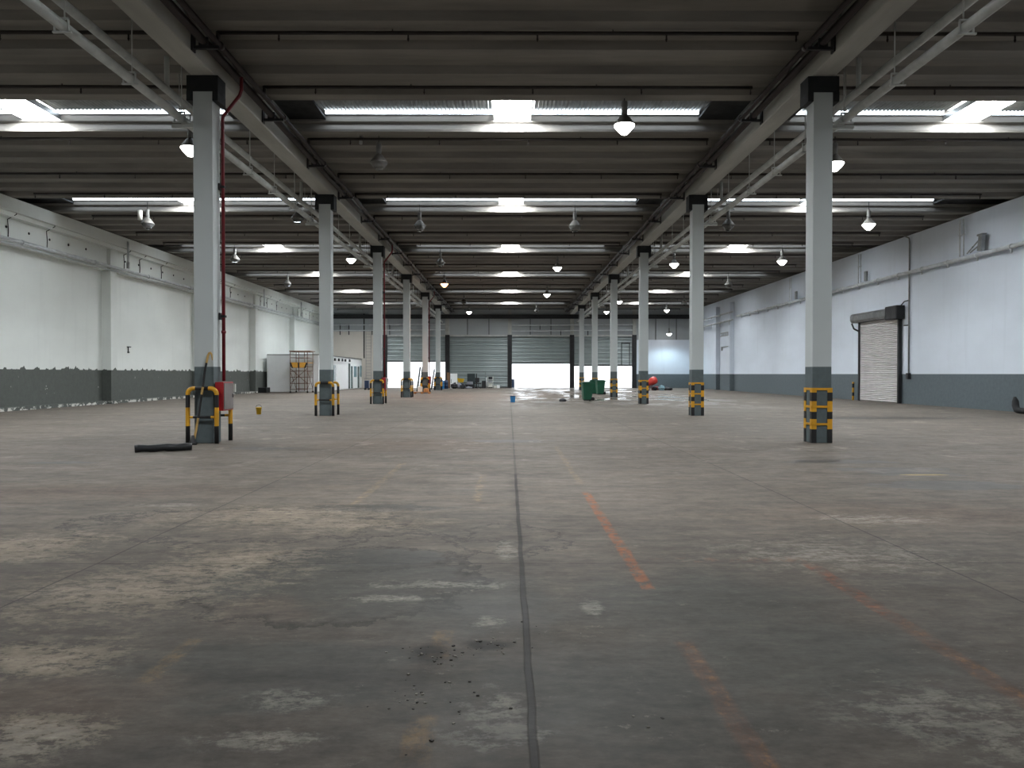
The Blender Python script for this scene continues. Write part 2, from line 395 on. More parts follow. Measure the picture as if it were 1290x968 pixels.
# left wall: recessed panels between pilasters, projecting beam on top, kerb at the foot
b = MB(); b.box(XL - .25, XL, YF, YB, 0, ZR - .03)
struct(b.build('wall_left', M['wall_l']))
b = MB()
b.prism_x([(YF, 7.8), (YB, 7.8), (YB, ZR - .02), (YF, ZR - .02)], XL, -19.75)
bb = MB(); bb.box(XL, -19.72, YF, YB, 7.95, ZR - .02); bb.box(XL, -19.9, YF, YB, 7.78, 7.95)
b.b.free()
struct(bb.build('trim_1', M['wall_l']))
PIL = [16.7 + 11 * k - .02 for k in range(-2, 6)]
for i, y in enumerate(PIL):
    struct(MB().box(XL, -20.05, y, y + .62, 0, 7.78).build('trim_%d' % (i + 2), M['wall_l']))
b = MB()
for y0, y1 in zip([YF] + [y + .62 for y in PIL], PIL + [YB]):
    b.box(XL, -20.22, y0, y1, 6.70, 7.78)
struct(b.build('trim_12', M['wall_l']))
b = MB()
for y0, y1 in zip([YF] + [y + .62 for y in PIL], PIL + [YB]):
    if y1 < 63: b.box(XL, -20.25, y0 + .15, y1 - .05, 0, .17)
struct(b.build('baseboard_left', M['wall_l']))
# form-tie holes and cable drops on the left wall band
b = MB()
for y0, y1 in zip([YF] + [y + .62 for y in PIL], PIL + [YB]):
    yy = y0 + 1.2
    while yy < y1 - .5:
        b.lathe([(0, 0), (.055, 0), (.055, .02), (0, .02)], 8, 0, Matrix.Translation((-20.22, yy, 7.42 + random.uniform(-.04, .04))) @ Matrix.Rotation(PI / 2, 4, 'Y'))
        yy += 1.45
struct(b.build('trim_13', M['darksteel']))

# right wall
struct(MB().box(XR, XR + .25, YF, YB, 0, ZR - .03).build('wall_right', M['wall_r']))
for i, (px, D) in enumerate(((924, 68.6), (905, 73.2))):
    struct(MB().box(19.62, XR, D, D + .5, 0, 7.9).build('trim_%d' % (14 + i), M['wall_r']))

# back wall with four shutter bays
BX = [-13.42, -6.71, 0.0, 6.71, 13.42]
b = MB()
b.box(XL, BX[0] - .2, YB, YB + .25, 0, 6.1, 1)          # beige part on the left
b.box(XL, BX[0] - .2, YB, YB + .25, 6.1, 9.2, 0)
b.box(BX[0] - .2, BX[4] + .2, YB, YB + .25, 5.72, 9.2, 0)
b.box(BX[4] + .2, XR, YB, YB + .25, 5.2, 9.2, 0)
b.box(BX[4] + .2, XR, YB, YB + .25, 0, 5.2, 2)
struct(b.build('wall_back', [M['upperpanel'], M['beige'], M['wall_r']]))
for i, x in enumerate(BX):
    b = MB()
    b.box(x - .20, x + .20, YB - .2, YB - .002, 5.75, ZR, 0)
    b.box(x - .24, x - .04, YB - .16, YB - .01, 0, 5.72, 1); b.box(x + .04, x + .24, YB - .16, YB - .01, 0, 5.72, 1)
    b.box(x - .05, x + .05, YB - .1, YB - .01, 0, 5.72, 2); b.box(x - .2, x + .2, YB, YB + .25, 0, 5.72, 1)
    struct(b.build('trim_%d' % (16 + i), [M['girder'], M['darksteel'], M['capital']]))
# dark tie beam across the back, door lintel, panel seams
struct(MB().box(XL, XR, YB - .32, YB - .21, 7.45, 7.9).build('trim_21', M['darksteel']))
b = MB()
for i in range(4): b.box(BX[i] + .25, BX[i + 1] - .25, YB - .22, YB - .02, 5.55, 5.72)
struct(b.build('trim_22', M['whitepipe']))
b = MB()
for px in (589, 616, 668, 694): b.box(X(px, YB) - .035, X(px, YB) + .035, YB - .05, YB - .003, 5.75, 7.45)
for px in (826, 852): b.box(X(px, YB) - .03, X(px, YB) + .03, YB - .05, YB - .003, 5.2, 7.45)
b.box(X(459, YB) - .06, X(459, YB) + .06, YB - .08, YB - .003, 3.2, 8.0)
struct(b.build('trim_23', M['darksteel']))
DB = [2.83, 0.03, 2.62, 2.38]                     # bottom edge of each shutter
for i in range(4):
    x0, x1 = BX[i] + .201, BX[i + 1] - .201
    prof = []; z = DB[i]
    step = .4; k = 0
    prof.append((YB + .03, z))
    while z < 5.7:
        prof += [(YB + .0, z + .03), (YB + .03, z + .10), (YB + .0, z + .20), (YB + .03, z + .30), (YB + .06, z + .36), (YB + .06, z + .40)]
        z += step
    prof = [(y, min(zz, 5.75)) for y, zz in prof]
    b = MB(); b.prism_x(prof, x0, x1, 0, False, False)
    b.prism_x([(y + .05, zz) for y, zz in prof], x0, x1, 0, False, False)
    b.box(x0, x1, YB - .01, YB + .08, DB[i] - .02, DB[i] + .09, 1)
    o = struct(b.build('door_%d' % (i + 1), [M['shutter'], M['darksteel']]))
    if i == 3:
        d = MB(); 
        for px in (783, 793): d.box(X(px, YB) - .04, X(px, YB) + .04, YB - .04, YB + .01, DB[i] + .1, 4.9)
        d.box(X(783, YB), X(793, YB), YB - .04, YB + .01, 4.82, 4.9); d.build('door_stiffener', M['darksteel'], o)

# front wall behind the camera with three open dock doors
b = MB(); xs = [XL, -16, -8, -4.5, 4.5, 8, 16, XR]
for i in range(0, 7, 2): b.box(xs[i], xs[i + 1], YF - .25, YF, 0, 9.2)
for i in range(1, 7, 2): b.box(xs[i], xs[i + 1], YF - .25, YF, 3.2, 9.2)
struct(b.build('wall_front', M['wall_f']))

# ------------------------------------------------------------------ roof
ribs = MB(); sheets = MB()
for xi, (x0, x1) in enumerate(AISLE):
    for ys in SK:
        yb = ys                                       # lit edge beam, then ribs
        n_r = 7
        prof = [(ys + .02, 8.98), (ys + .02, 8.80), (ys + .10, 8.76), (ys, 8.56), (ys, ZR)]
        yy = ys
        for j in range(n_r):
            if yy + .42 > YB - .2: break
            prof += [(yy + .40, ZR), (yy + .50, 8.66)]
            yn = yy + 1.345
            if j < n_r - 1 and yn + .42 <= YB - .2: prof += [(yn - .10, 8.66), (yn, ZR)]
            yy = yn
        ye = prof[-1][0]
        prof += [(ye, 8.98)]
        seen = []
        for q in prof:
            if not seen or q != seen[-1]: seen.append(q)
        ribs.prism_x(seen, x0, x1)
struct(ribs.build('ceiling', M['roof']))
# last closed strip against the back wall and the front
b = MB()
for x0, x1 in AISLE:
    b.box(x0, x1, YF, SK[0] - 2.5, 8.8, 8.98); b.box(x0, x1, SK[-1] + 4.9, YB, 8.75, 8.98)
    for q in SK[:2]: b.box(x0, x1, q - 2.6, q + .02, 8.82, 8.98)  # unseen skylights behind the camera closed over to dim the near floor
b.box(-22.7, 22.3, YF - .25, YB + .25, 9.2, 9.3); b.box(-22.7, -22.42, YF - .25, YB + .25, 8.2, 9.2); b.box(22.02, 22.3, YF - .25, YB + .25, 8.2, 9.2)  # roof carried past the walls, with closures added to keep rib voids dark
b.box(-22.5, XL - .25, YF, YB, 8.2, 8.3); b.box(XR + .25, 22.1, YF, YB, 8.2, 8.3)
struct(b.build('ceiling_plate', M['roof']))
win = 0
EDGE = 1.05
for xi, (x0, x1) in enumerate(AISLE):
    for ys in SK[2:]:
        ya = ys - 11 + 1.345 * 6 + .50 if ys > SK[0] else ys - 2.5
        lx0, lx1 = (x0 + EDGE + (2.5 if xi == 0 else 0), x1 - EDGE - (2.7 if xi == 2 else 0))
        cxm = (-13.57, 0.0, 13.02)[xi]
        # opaque corrugated sheet
        per = .11
        def corr(a, c, y0, y1, z, amp=.03, st=8):
            nn = max(2, int((c - a) / per * st)); xs_ = [a + (c - a) * k / nn for k in range(nn + 1)]
            return [[(q, y0, z + amp * math.sin(2 * PI * q / per)) for q in xs_], [(q, y1, z + amp * math.sin(2 * PI * q / per)) for q in xs_]]
        s = MB()
        for a, c in ((lx0, cxm - .55), (cxm + .55, lx1)): s.sheet(corr(a, c, ya - .1, ys - .20, 9.05))
        s.box(x0, lx0, ya - .05, ys + .02, 8.86, 8.92, 1); s.box(lx1, x1, ya - .05, ys + .02, 8.86, 8.92, 1)
        struct(s.build('ceiling_sheet', [M['sheet'], M['capital']]))
        win += 1
        w = MB(); w.box(cxm - .55, cxm - .52, ya, ys + .02, 8.84, 9.0); w.box(cxm + .52, cxm + .55, ya, ys + .02, 8.84, 9.0)
        w.box(lx0, lx1, ys - .03, ys + .02, 8.985, 9.02)
        fr = struct(w.build('window_%d' % win, M['galv']))
        g = MB(); g.sheet(corr(cxm - .52, cxm + .52, ya, ys - .02, 9.0)); g.build('roof_panel_glazing', M['sky_panel'], fr)
        g = MB(); [g.sheet([[(q[0], ys - .03, 8.99) for q in corr(a, c, 0, 1, 9.07)[0]], [(q[0], ys - .03, 9.06) for q in corr(a, c, 0, 1, 9.07)[0]]] + corr(a, c, ys - .06, ys - .22, 9.075, .03, 8)) for a, c in ((lx0, cxm - .56), (cxm + .56, lx1))]; g.build('roof_strip_glazing', M['sky_strip'], fr)
# dark ends of the skylight slots
# girders
for i, sx in enumerate((-1, 1)):
    b = MB(); b.box(sx * CXX - .26, sx * CXX + .26, YF, YB - .25, 7.95, 8.55, bev=.03); b.box(sx * CXX - .21, sx * CXX + .21, YF, YB - .25, 8.55, 9.15)
    struct(b.build('ceiling_beam', M['girder']))

# ------------------------------------------------------------------ columns
def column_mesh(sx):
    h = CW / 2
    c = MB(); c.box(-h, h, 0, CW, 0, 7.72, bev=.012)
    return c
left_notes = ['with red riser and hose cabinet', 'without red pipe, right of the scaffold tower', 'with red pipe and cabinet', 'without red pipe', 'tinted pink, pallet at its foot', 'beside a grey ladder']
right_notes = ['standing on bare floor', 'in front of the bluish lit back wall', 'with the red mixer showing just behind it', 'bins to its left', 'with a green bin at its foot', 'farthest, half hidden behind the nearer green bin']
cols = {}
for sx, nm, notes in ((-1, 'left', left_notes), (1, 'right', right_notes)):
    for k, y in enumerate(COLY):
        lab = '%s pale column of the %s row, %s' % (ORD[k] if k < 5 else 'farthest', nm, notes[k].replace('farthest, ', '').replace('half hidden behind the nearer green bin', 'by bins'))
        t = thing('column', lab, 'column', (sx * CXX, y, 0), 0, 'painted concrete columns with dark bases')
        h = CW / 2
        if k == 0:
            sh = column_mesh(sx).build('shaft', M['column'], t)
            c = MB(); c.box(-.34, .34, -.02, CW + .02, 7.60, 7.945, bev=.01); c.box(-.34, -h - .01, -.02, CW + .02, 7.40, 7.60); c.box(h + .01, .34, -.02, CW + .02, 7.40, 7.60)
            cp = c.build('capital', M['capital'], t)
            cols[sx] = (sh, cp)
        else:
            for q in cols[sx]:
                d = q.copy(); COL.objects.link(d); d.parent = t

# ------------------------------------------------------------------ column guards
YB_ = [M['yellow'], M['black']]
def hoop(w, y, parent, zt=1.19, r=.047):
    pts, mats = [], []
    def add(p, m): pts.append(p); mats.append(m)
    a = -w / 2
    for z, m in ((0, 1), (.38, 0), (.78, 1), (1.05, 0)): add((a, y, z), m)
    for k in range(1, 6):
        th = PI / 2 * k / 5; add((a + .12 * (1 - math.cos(th)), y, 1.07 + .12 * math.sin(th)), 0)
    add((a + .17, y, zt), 1); add((-a - .17, y, zt), 0)
    for k in range(0, 6):
        th = PI / 2 * (1 - k / 5); add((-a - .12 * (1 - math.cos(th)), y, 1.07 + .12 * math.sin(th)), 0)
    for z, m in ((1.05, 1), (.78, 0), (.38, 1), (0, 1)): add((-a, y, z), m)
    b = MB(); b.tube(pts, r, 10, mfun=lambda i: mats[i])
    o = b.build('hoop', YB_, parent)
    c = MB(); c.tube([(a, y, .57), (a + .12, y, .57), (-a - .12, y, .57), (-a, y, .57)], .028, 8, mfun=lambda i: [0, 1, 0][i])
    c.build('crossbar', YB_, o)
g0 = None
glab = ['around the nearest left column', 'around the second left column, right of a yellow bucket', 'around the third left column', 'around the fourth left column', 'around the fifth left column, by the pallet', 'around the farthest left column, beside the ladders']
for k, y in enumerate(COLY):
    lab = 'yellow and black striped tube guard ' + glab[k]
    if g0 is None:
        g0 = thing('column_guard', lab, 'column guard', (-CXX, y, 0), 0, 'striped tube guards round the left columns')
        hoop(.62, -.10, g0); hoop(.62, .72, g0)
    else: dup(g0, (-CXX, y, 0), 0, lab)
# right columns: bolted corner angles with flat bands
g1 = None
rlab = ['on the nearest right column', 'on the second right column', 'on the third right column, before the red mixer', 'on the fourth right column, before the open shutter', 'on the fifth right column, behind a green bin', 'on the farthest right column']
h = CW / 2
for k, y in enumerate(COLY):
    lab = 'yellow and black banded corner guard cage ' + rlab[k]
    if g1 is None:
        g1 = thing('corner_guard', lab, 'column guard', (CXX, y, 0), 0, 'banded corner guard cages on the right columns')
        e, w, t = .004, .095, .012
        for sx in (-1, 1):
            for sy in (0, 1):
                b = MB()
                for z0, z1, m in ((0.0, .30, 1), (.30, .52, 0), (.52, .68, 1), (.68, .91, 0), (.91, 1.1, 1), (1.1, 1.2, 0)):
                    xo = sx * (h + e); yo = (-e if sy == 0 else CW + e); ux = -sx; uy = 1 if sy == 0 else -1
                    xf = xo + sx * t; yf = yo - uy * t
                    b.box(xo, xf, yf, yo + uy * w, z0, z1, m); b.box(xf, xo + ux * w, yf, yo, z0, z1, m)
                b.build('corner_angle', YB_, g1)
        for zc in (.41, .79, 1.175):
            b = MB(); q = h + e + t; b.box(-h, h, -e - t - .006, -e, zc - .024, zc + .024); b.box(-h, h, CW + e, CW + e + t + .006, zc - .024, zc + .024)
            b.box(-q - .006, -h - e, 0, CW, zc - .024, zc + .024); b.box(h + e, q + .006, 0, CW, zc - .024, zc + .024)
            b.build('band', M['yellow'], g1)
    else: dup(g1, (CXX, y, 0), 0, lab)

# ------------------------------------------------------------------ red risers and hose cabinets on left columns 1, 3, 5
rw = {0: 'nearest', 2: 'third', 4: 'fifth'}
r0 = c0 = None
for k in (0, 2, 4):
    y = COLY[k]
    lab = 'red riser pipe running down the %s left column into a cabinet' % rw[k]
    if r0 is None:
        r0 = thing('riser_pipe', lab, 'pipe', (-6.41, y + .36, 0), 0, 'red fire risers on the left columns')
        b = MB(); b.tube([(0, 0, 1.345), (0, 0, 7.10), (.01, 0, 7.18), (.36, .05, 7.66), (.40, .05, 7.78), (.40, .05, 8.06)], .038, 10)
        b.build('pipe', M['redpipe'], r0)
        for z in (2.75, 5.6):
            b = MB(); b.box(-.075, .05, -.05, .05, z, z + .05); b.box(-.075, -.05, -.08, .08, z - .05, z + .1); b.build('pipe_clamp', M['darksteel'], r0)
        b = MB(); b.tube([(0, 0, 2.4), (0, 0, 2.46)], .052, 10); b.build('coupling', M['redpipe'], r0)
    else: dup(r0, (-6.41, y + .36, 0), 0, lab)
    lab = 'red hose cabinet with a grey metal door on the %s left column' % rw[k]
    if c0 is None:
        c0 = thing('hose_cabinet', lab, 'hose cabinet', (-6.30, y, 0), 0, 'hose cabinets on the left columns')
        b = MB(); b.box(-.18, 0, .02, .63, .70, 1.33, bev=.008); b.build('cabinet_body', M['red'], c0)
        b = MB(); b.box(.002, .016, .05, .60, .73, 1.30, bev=.004); dr = b.build('cabinet_door', M['steeldoor'], c0)
        b = MB(); b.box(.016, .03, .53, .56, .98, 1.06); b.build('door_handle', M['darksteel'], dr)
        b = MB(); b.box(-.01, .05, .61, .66, 1.1, 1.28); b.build('side_tag', M['offwhite'], c0)
    else: dup(c0, (-6.30, y, 0), 0, lab)

# ------------------------------------------------------------------ striped pole leaning on the nearest column, black tube
t = thing('striped_pole', 'crooked yellow and black banded pole leaning on the nearest left column', 'pole', (-6.80, 16.33, 0))
pts = [(0, 0, .0), (.0, .0, .06), (.02, .02, .12), (.055, .06, .38), (.075, .09, .56), (.10, .13, .84), (.12, .165, 1.06), (.135, .195, 1.22), (.155, .235, 1.5), (.185, .275, 1.74), (.21, .30, 1.9), (.235, .305, 1.955), (.26, .305, 1.965), (.285, .30, 1.93), (.30, .29, 1.86), (.31, .285, 1.80)]
cm = [1, 1, 0, 0, 1, 1, 0, 1, 1, 0, 0, 0, 0, 0, 0]
MB().tube(pts, .026, 8, mfun=lambda i: cm[i], rads=[.026] * 12 + [.024, .02, .014, .01]).build('shaft', [M['poleyellow'], M['black']], t)
MB().lathe([(0, 0), (.085, 0), (.075, .05), (.05, .10), (.03, .2), (0, .2)], 10).build('foot', M['darksteel'], t)
xa, ya = X(170, 14.68), 14.68; xb, yb_ = X(242, 15.1), 15.1
b = MB(); n_ = 14
pp = [(xa + (xb - xa) * k / n_, ya + (yb_ - ya) * k / n_, .075 + .006 * math.sin(k * 1.1)) for k in range(n_ + 1)]
b.tube(pp, .072, 14, rads=[.072 + .004 * math.sin(k * 1.7) for k in range(n_ + 1)])
o = b.build('plastic_tube', M['blackplastic']); tag(o, 'black plastic tube lying on the floor before the nearest left column', 'tube')

# ------------------------------------------------------------------ rain pipes (pale pairs outside the girders)
for sx, nm in ((-1, 'left'), (1, 'right')):
    t = thing('drain_pipe', 'lower pale pipe hung on rods outside the %s column row' % nm, 'pipe', (0, 0, 0), 0, 'pale drain pipes along the girders')
    xp = sx * 7.25
    MB().tube([(xp, 3, 7.08), (xp, 40, 7.08), (xp, 82.6, 7.08)], .088, 12).build('pipe', M['whitepipe'], t)
    y = 3.6
    while y < 81:
        b = MB(); b.tube([(xp - sx * .05, y, ZR), (xp - sx * .05, y, 7.16)], .012, 6)
        b.box(xp - .14, xp + .16, y - .02, y + .02, 6.955, 6.985); b.box(xp - .12, xp - .1, y - .02, y + .02, 6.97, 7.2); b.box(xp + .1, xp + .12, y - .02, y + .02, 6.97, 7.2); b.box(xp - .12, xp + .12, y - .02, y + .02, 7.172, 7.2)
        b.build('hanger', M['whitepipe'], t); y += 2.2
    for yc in COLY:
        b = MB(); b.box(sx * (CXX + h + .004), xp + sx * .2, yc + .16, yc + .24, 6.88, 6.95); b.build('bracket', M['whitepipe'], t)
    t = thing('drain_pipe', 'upper pale pipe fed by short downpipes, outside the %s column row' % nm, 'pipe', (0, 0, 0), 0, 'pale drain pipes along the girders')
    xp = sx * 7.65
    MB().tube([(xp, 3, 7.78), (xp, 40, 7.78), (xp, 82.6, 7.78)], .085, 12).build('pipe', M['whitepipe'], t)
    for yc in [5.7 + 11 * k + .4 for k in range(8)]:
        MB().tube([(xp, yc, ZR + .3), (xp, yc, 7.82)], .055, 10).build('downpipe', M['whitepipe'], t)
        b = MB(); b.box(xp - .14, xp + .14, yc + .9, yc + .95, 7.66, 7.69); b.tube([(xp - .12, yc + .925, 7.68), (xp - .12, yc + .925, ZR)], .01, 6); b.tube([(xp + .12, yc + .925, 7.68), (xp + .12, yc + .925, ZR)], .01, 6)
        b.build('hanger', M['whitepipe'], t)

# ------------------------------------------------------------------ sprinkler mains on the inner sides of the girders
for sx, nm in ((-1, 'left'), (1, 'right')):
    for j, (xo, zz, rr, wd) in enumerate(((6.22, 8.18, .085, 'outer'), (5.99, 8.2, .06, 'inner'))):
        t = thing('sprinkler_main', '%s of the two dark pipes on the nave side of the %s girder' % (wd, nm), 'pipe', (0, 0, 0), 0, 'dark sprinkler mains along the girders')
        MB().tube([(sx * xo, 2, zz), (sx * xo, 40, zz), (sx * xo, 82.5, zz)], rr, 10).build('pipe', M['mainpipe'], t)
        y = 2.3 + j * .25
        while y < 81:
            if j == 0:
                b = MB(); b.box(sx * 6.44, sx * 5.9, y, y + .07, 8.02, 8.08); b.box(sx * 6.44, sx * 6.41, y - .05, y + .12, 7.97, 8.35)
                b.box(sx * 6.31, sx * 6.13, y + .01, y + .06, 8.08, 8.25)
                b.build('bracket', M['darksteel'], t)
            else:
                b = MB(); b.tube([(sx * xo, y, zz), (sx * xo, y + .12, zz)], rr + .02, 10); b.build('coupling', M['mainpipe'], t)
            y += 4.4

# ------------------------------------------------------------------ sprinkler branch lines
zs = 8.42
def branch(name, x0, x1, heads, riser):
    t = thing('sprinkler_branch', '', 'pipe')
    b = MB(); pts = [(x0, 0, zs), (x1, 0, zs)]
    b.tube(pts, .042, 8)
    if riser: b.tube([(x0, 0, zs + .02), (x0, 0, 8.27)], .042, 8)
    for hx in (x0 + (x1 - x0) * .3, x0 + (x1 - x0) * .68): b.tube([(hx, 0, zs), (hx, 0, ZR - .005)], .012, 6)
    b.build('pipe', M['darkpipe'], t)
    hd = MB(); hd.tube([(0, 0, 0), (0, 0, -.09), (0, 0, -.095), (0, 0, -.15)], .018, 6, rads=[.018, .018, .028, .012])
    me = None
    for q in heads:
        if me is None: o = hd.build('sprinkler_head', M['darkpipe'], t); me = o.data
        else:
            o = bpy.data.objects.new('sprinkler_head', me); COL.objects.link(o); o.parent = t
        o.location = (q, 0, zs - .02)
    return t
protos = [branch('l', -18.3, -7.35, [-18.25, -15.6, -13.0, -10.4, -7.8], False), branch('m', -5.99, 5.78, [5.74, 3.1, .48, -2.14, -4.76], True), branch('r', 7.35, 18.1, [18.05, 15.4, 12.8, 10.2, 7.6], False)]
ys_ = sorted([22.75 + 11 * m + o for m in range(-1, 6) for o in (0, 3.95, 6.9)])
ys_ = [y for y in ys_ if 14.5 < y < 82]
for i, (pr, nm) in enumerate(zip(protos, ('left aisle', 'middle nave', 'right aisle'))):
    for j, y in enumerate(ys_):
        lab = 'dark thin sprinkler pipe across the %s roof, %s row from the camera' % (nm, ORD[j])
        if j == 0: pr.location = (0, y, 0); pr['label'] = lab; pr['group'] = 'sprinkler branch pipes under the roof'
        else: dup(pr, (0, y, 0), 0, lab)

# ------------------------------------------------------------------ hanging lamps
def lamp_proto(lit):
    t = thing('hanging_lamp', 'x', 'lamp')
    MB().lathe([(0, .60), (.075, .60), (.08, .58), (.08, .28), (.06, .26), (0, .26)], 14).build('ballast_box', M['ballast'], t)
    MB().tube([(0, 0, .6), (0, 0, .93)], .014, 6).build('stem', M['darksteel'], t)
    MB().lathe([(.05, .27), (.09, .25), (.14, .19), (.20, .11), (.265, .02), (.27, 0), (.26, .0), (.19, .1), (.13, .18), (.06, .24)], 20).build('reflector', M['reflector'], t)
    MB().lathe([(.262, .0), (.258, -.03), (.20, -.10), (.14, -.17), (.07, -.235), (0, -.245)], 20).build('glass_bowl', M[{0: 'glass', 1: 'lamp_on', 2: 'lamp_orange'}[lit]], t)
    return t
LP = {k: lamp_proto(k) for k in (0, 1, 2)}; used = {0: 0, 1: 0, 2: 0}
ZL = 7.82
lamps = {'middle nave': [(786, 19.6, 1), (478, 23.1, 0), (529, 33, 0), (724, 33, 0), (555, 43.8, 0), (702, 45.7, 1), (560, 54, 2), (689, 61, 1), (584.5, 67.5, 0), (591, 78.4, 1), (676, 77, 0)],
         'left aisle': [(242, 21.6, 1), (188, 32.5, 0), (376, 31.4, 0), (297, 42.6, 0), (443, 42.4, 1), (363, 54, 0)],
         'right aisle': [(1051, 23.1, 1), (1094, 32.5, 1), (917, 32.7, 0), (985, 43, 1), (849, 44.2, 1), (917.5, 54.5, 0), (840, 76, 1), (780, 66.9, 1), (764, 78, 1), (862, 68, 0)]}
LAMPLAB = {}
def lamp_at(x, y, z, lit, lab):
    if not used[lit]:
        o = LP[lit]; o.location = (x, y, z); o['label'] = lab; o['group'] = 'hanging high bay lamps'; used[lit] = 1
    else: o = dup(LP[lit], (x, y, z), 0, lab)
    o['group'] = 'hanging high bay lamps'; return o
for nm, L in lamps.items():
    cnt = {}
    for (px, D, lit) in sorted(L, key=lambda q: q[1]):
        x = X(px, D)
        side = {'middle nave': ('left half', 'right half'), 'left aisle': ('wall side', 'column side'), 'right aisle': ('column side', 'wall side')}[nm][0 if x < {'middle nave': 0, 'left aisle': -13, 'right aisle': 13}[nm] else 1]
        k = cnt.get(side, 0); cnt[side] = k + 1
        st = {0: 'unlit grey', 1: 'glowing white', 2: 'glowing orange'}[lit]
        lamp_at(x, D, ZL, lit, '%s bell lamp over the %s, %s, %s lamp from the camera' % (st, nm, side, ORD[k] if k else 'first'))
# the lamp low on the back right wall, and the loose white tube by the left lamp
o = lamp_at(X(843, 81.5), 81.5, Z(420, 81.5) - .05, 1, 'small glowing lamp hanging low before the bluish back right wall')
o.scale = (1, 1, 1)
b = MB(); b.tube([(X(843, 81.5), 81.5, Z(420, 81.5) + .85), (X(843, 81.5), 81.5, 8.8)], .015, 6); b.b.verts.ensure_lookup_table()
b.build('suspension_rod', M['darksteel'], None); rod = bpy.data.objects['suspension_rod']; rod.parent = o; rod.matrix_parent_inverse = Matrix.Translation(o.location).inverted()
b = MB(); b.lathe([(0, .0), (.09, .0), (.09, .38), (0, .38)], 12); o = b.build('hanging_ballast_canister', M['offwhite']); o.location = (X(178.5, 31.5), 31.5, Z(278, 31.5)); tag(o, 'white cylinder hanging by the nearest wall-side lamp of the left aisle', 'ballast')
b = MB(); b.lathe([(0, .0), (.05, .0), (.05, .30), (0, .30)], 12); o = b.build('hanging_ballast_canister', M['galv']); o.location = (X(455.5, 22.9), 22.9, Z(183, 22.9)); tag(o, 'small grey cylinder under the nave roof beside the nearest unlit lamp', 'ballast')
# lights of the lamps that tint what is near them
def plight(name, loc, col, en, r=.25):
    l = bpy.data.lights.new(name, 'SPOT'); l.energy = en; l.color = col; l.shadow_soft_size = r; l.spot_size = 2.6; l.spot_blend = .6
    o = bpy.data.objects.new(name, l); COL.objects.link(o); o.location = loc; return o
plight('blue_lamp_light', (X(843, 81.2), 80.9, Z(423, 81.2) - .4), (.66, .88, 1), 260)
plight('orange_lamp_light', (X(560, 54), 54, ZL - .3), (1, .45, .25), 700)

# ------------------------------------------------------------------ left wall pipework
def long_pipe(name, label, x, z, r, y0, y1, mat, group=None, dropevery=None, stub=.12):
    t = thing(name, label, 'pipe', (0, 0, 0), 0, group)
    MB().tube([(x, y0, z), (x, (y0 + y1) / 2, z), (x, y1, z)], r, 10).build('pipe', mat, t)
    if dropevery:
        y = y0 + 1
        while y < y1:
            b = MB(); b.box(x - .03, x + .03, y - .03, y + .03, z - r - stub, z - r + .02); b.tube([(x, y - .06, z), (x, y + .06, z)], r + .02, 10); b.build('pipe_clamp', mat, t); y += dropevery
    return t
long_pipe('wall_mounted_pipe', 'pale pipe along the left wall under the panel band', -19.92, 6.86, .075, 3, 82.5, M['wallpipe'], None, 5.5, .02)
long_pipe('conduit', 'thin conduit below the pale pipe on the left wall', -20.02, 6.70, .03, 3, 82.5, M['wallpipe'])
cd = None
kk = 0
cy = []
for y0 in PIL:
    for dy in (1.6, 3.3, 5.9): cy.append(y0 + dy)
cy = [y for y in cy if 27 < y < 80]
for j, y in enumerate(sorted(cy)):
    lab = 'thin vertical cable on the left wall band, %s from the camera' % (ORD[j] if j else 'first')
    if cd is None:
        b = MB(); b.tube([(0, 0, 6.9), (0, .03, 7.3), (0, -.02, 7.7), (.35, 0, 7.9), (.35, 0, 8.3)], .018, 6); cd = b.build('wall_cable', M['darksteel']); cd.location = (-20.17, y, 0); tag(cd, lab, 'cable', 'thin cables on the left wall band')
    else:
        c = cd.copy(); COL.objects.link(c); c.location = (-20.17, y, 0); c['label'] = lab
dp = None
for j, y0 in enumerate([y for y in PIL if y > 20]):
    lab = 'pale downpipe with socket beside the %s left wall pilaster' % ORD[j]
    if dp is None:
        b = MB(); b.tube([(0, 0, 8.3), (0, 0, 6.95)], .05, 10); b.tube([(0, 0, 7.25), (0, 0, 6.93)], .075, 10); dp = b.build('wall_mounted_downpipe', M['wallpipe']); dp.location = (-19.66, y0 + 1.0, 0); tag(dp, lab, 'pipe', 'downpipes on the left wall')
    else:
        c = dp.copy(); COL.objects.link(c); c.location = (-19.66, y0 + 1.0, 0); c['label'] = lab
# little wall bracket on the second left bay
b = MB(); b.box(0, .12, -.12, .12, 0, .05); b.box(0, .04, -.03, .03, -.22, 0); b.box(0, .06, -.06, .06, -.3, -.22); o = b.build('wall_mounted_bracket', M['darksteel']); D = 39.9; o.location = (XL, 41.3, Z(438, 41.3)); tag(o, 'small dark bracket on the left wall right of a pilaster', 'bracket')

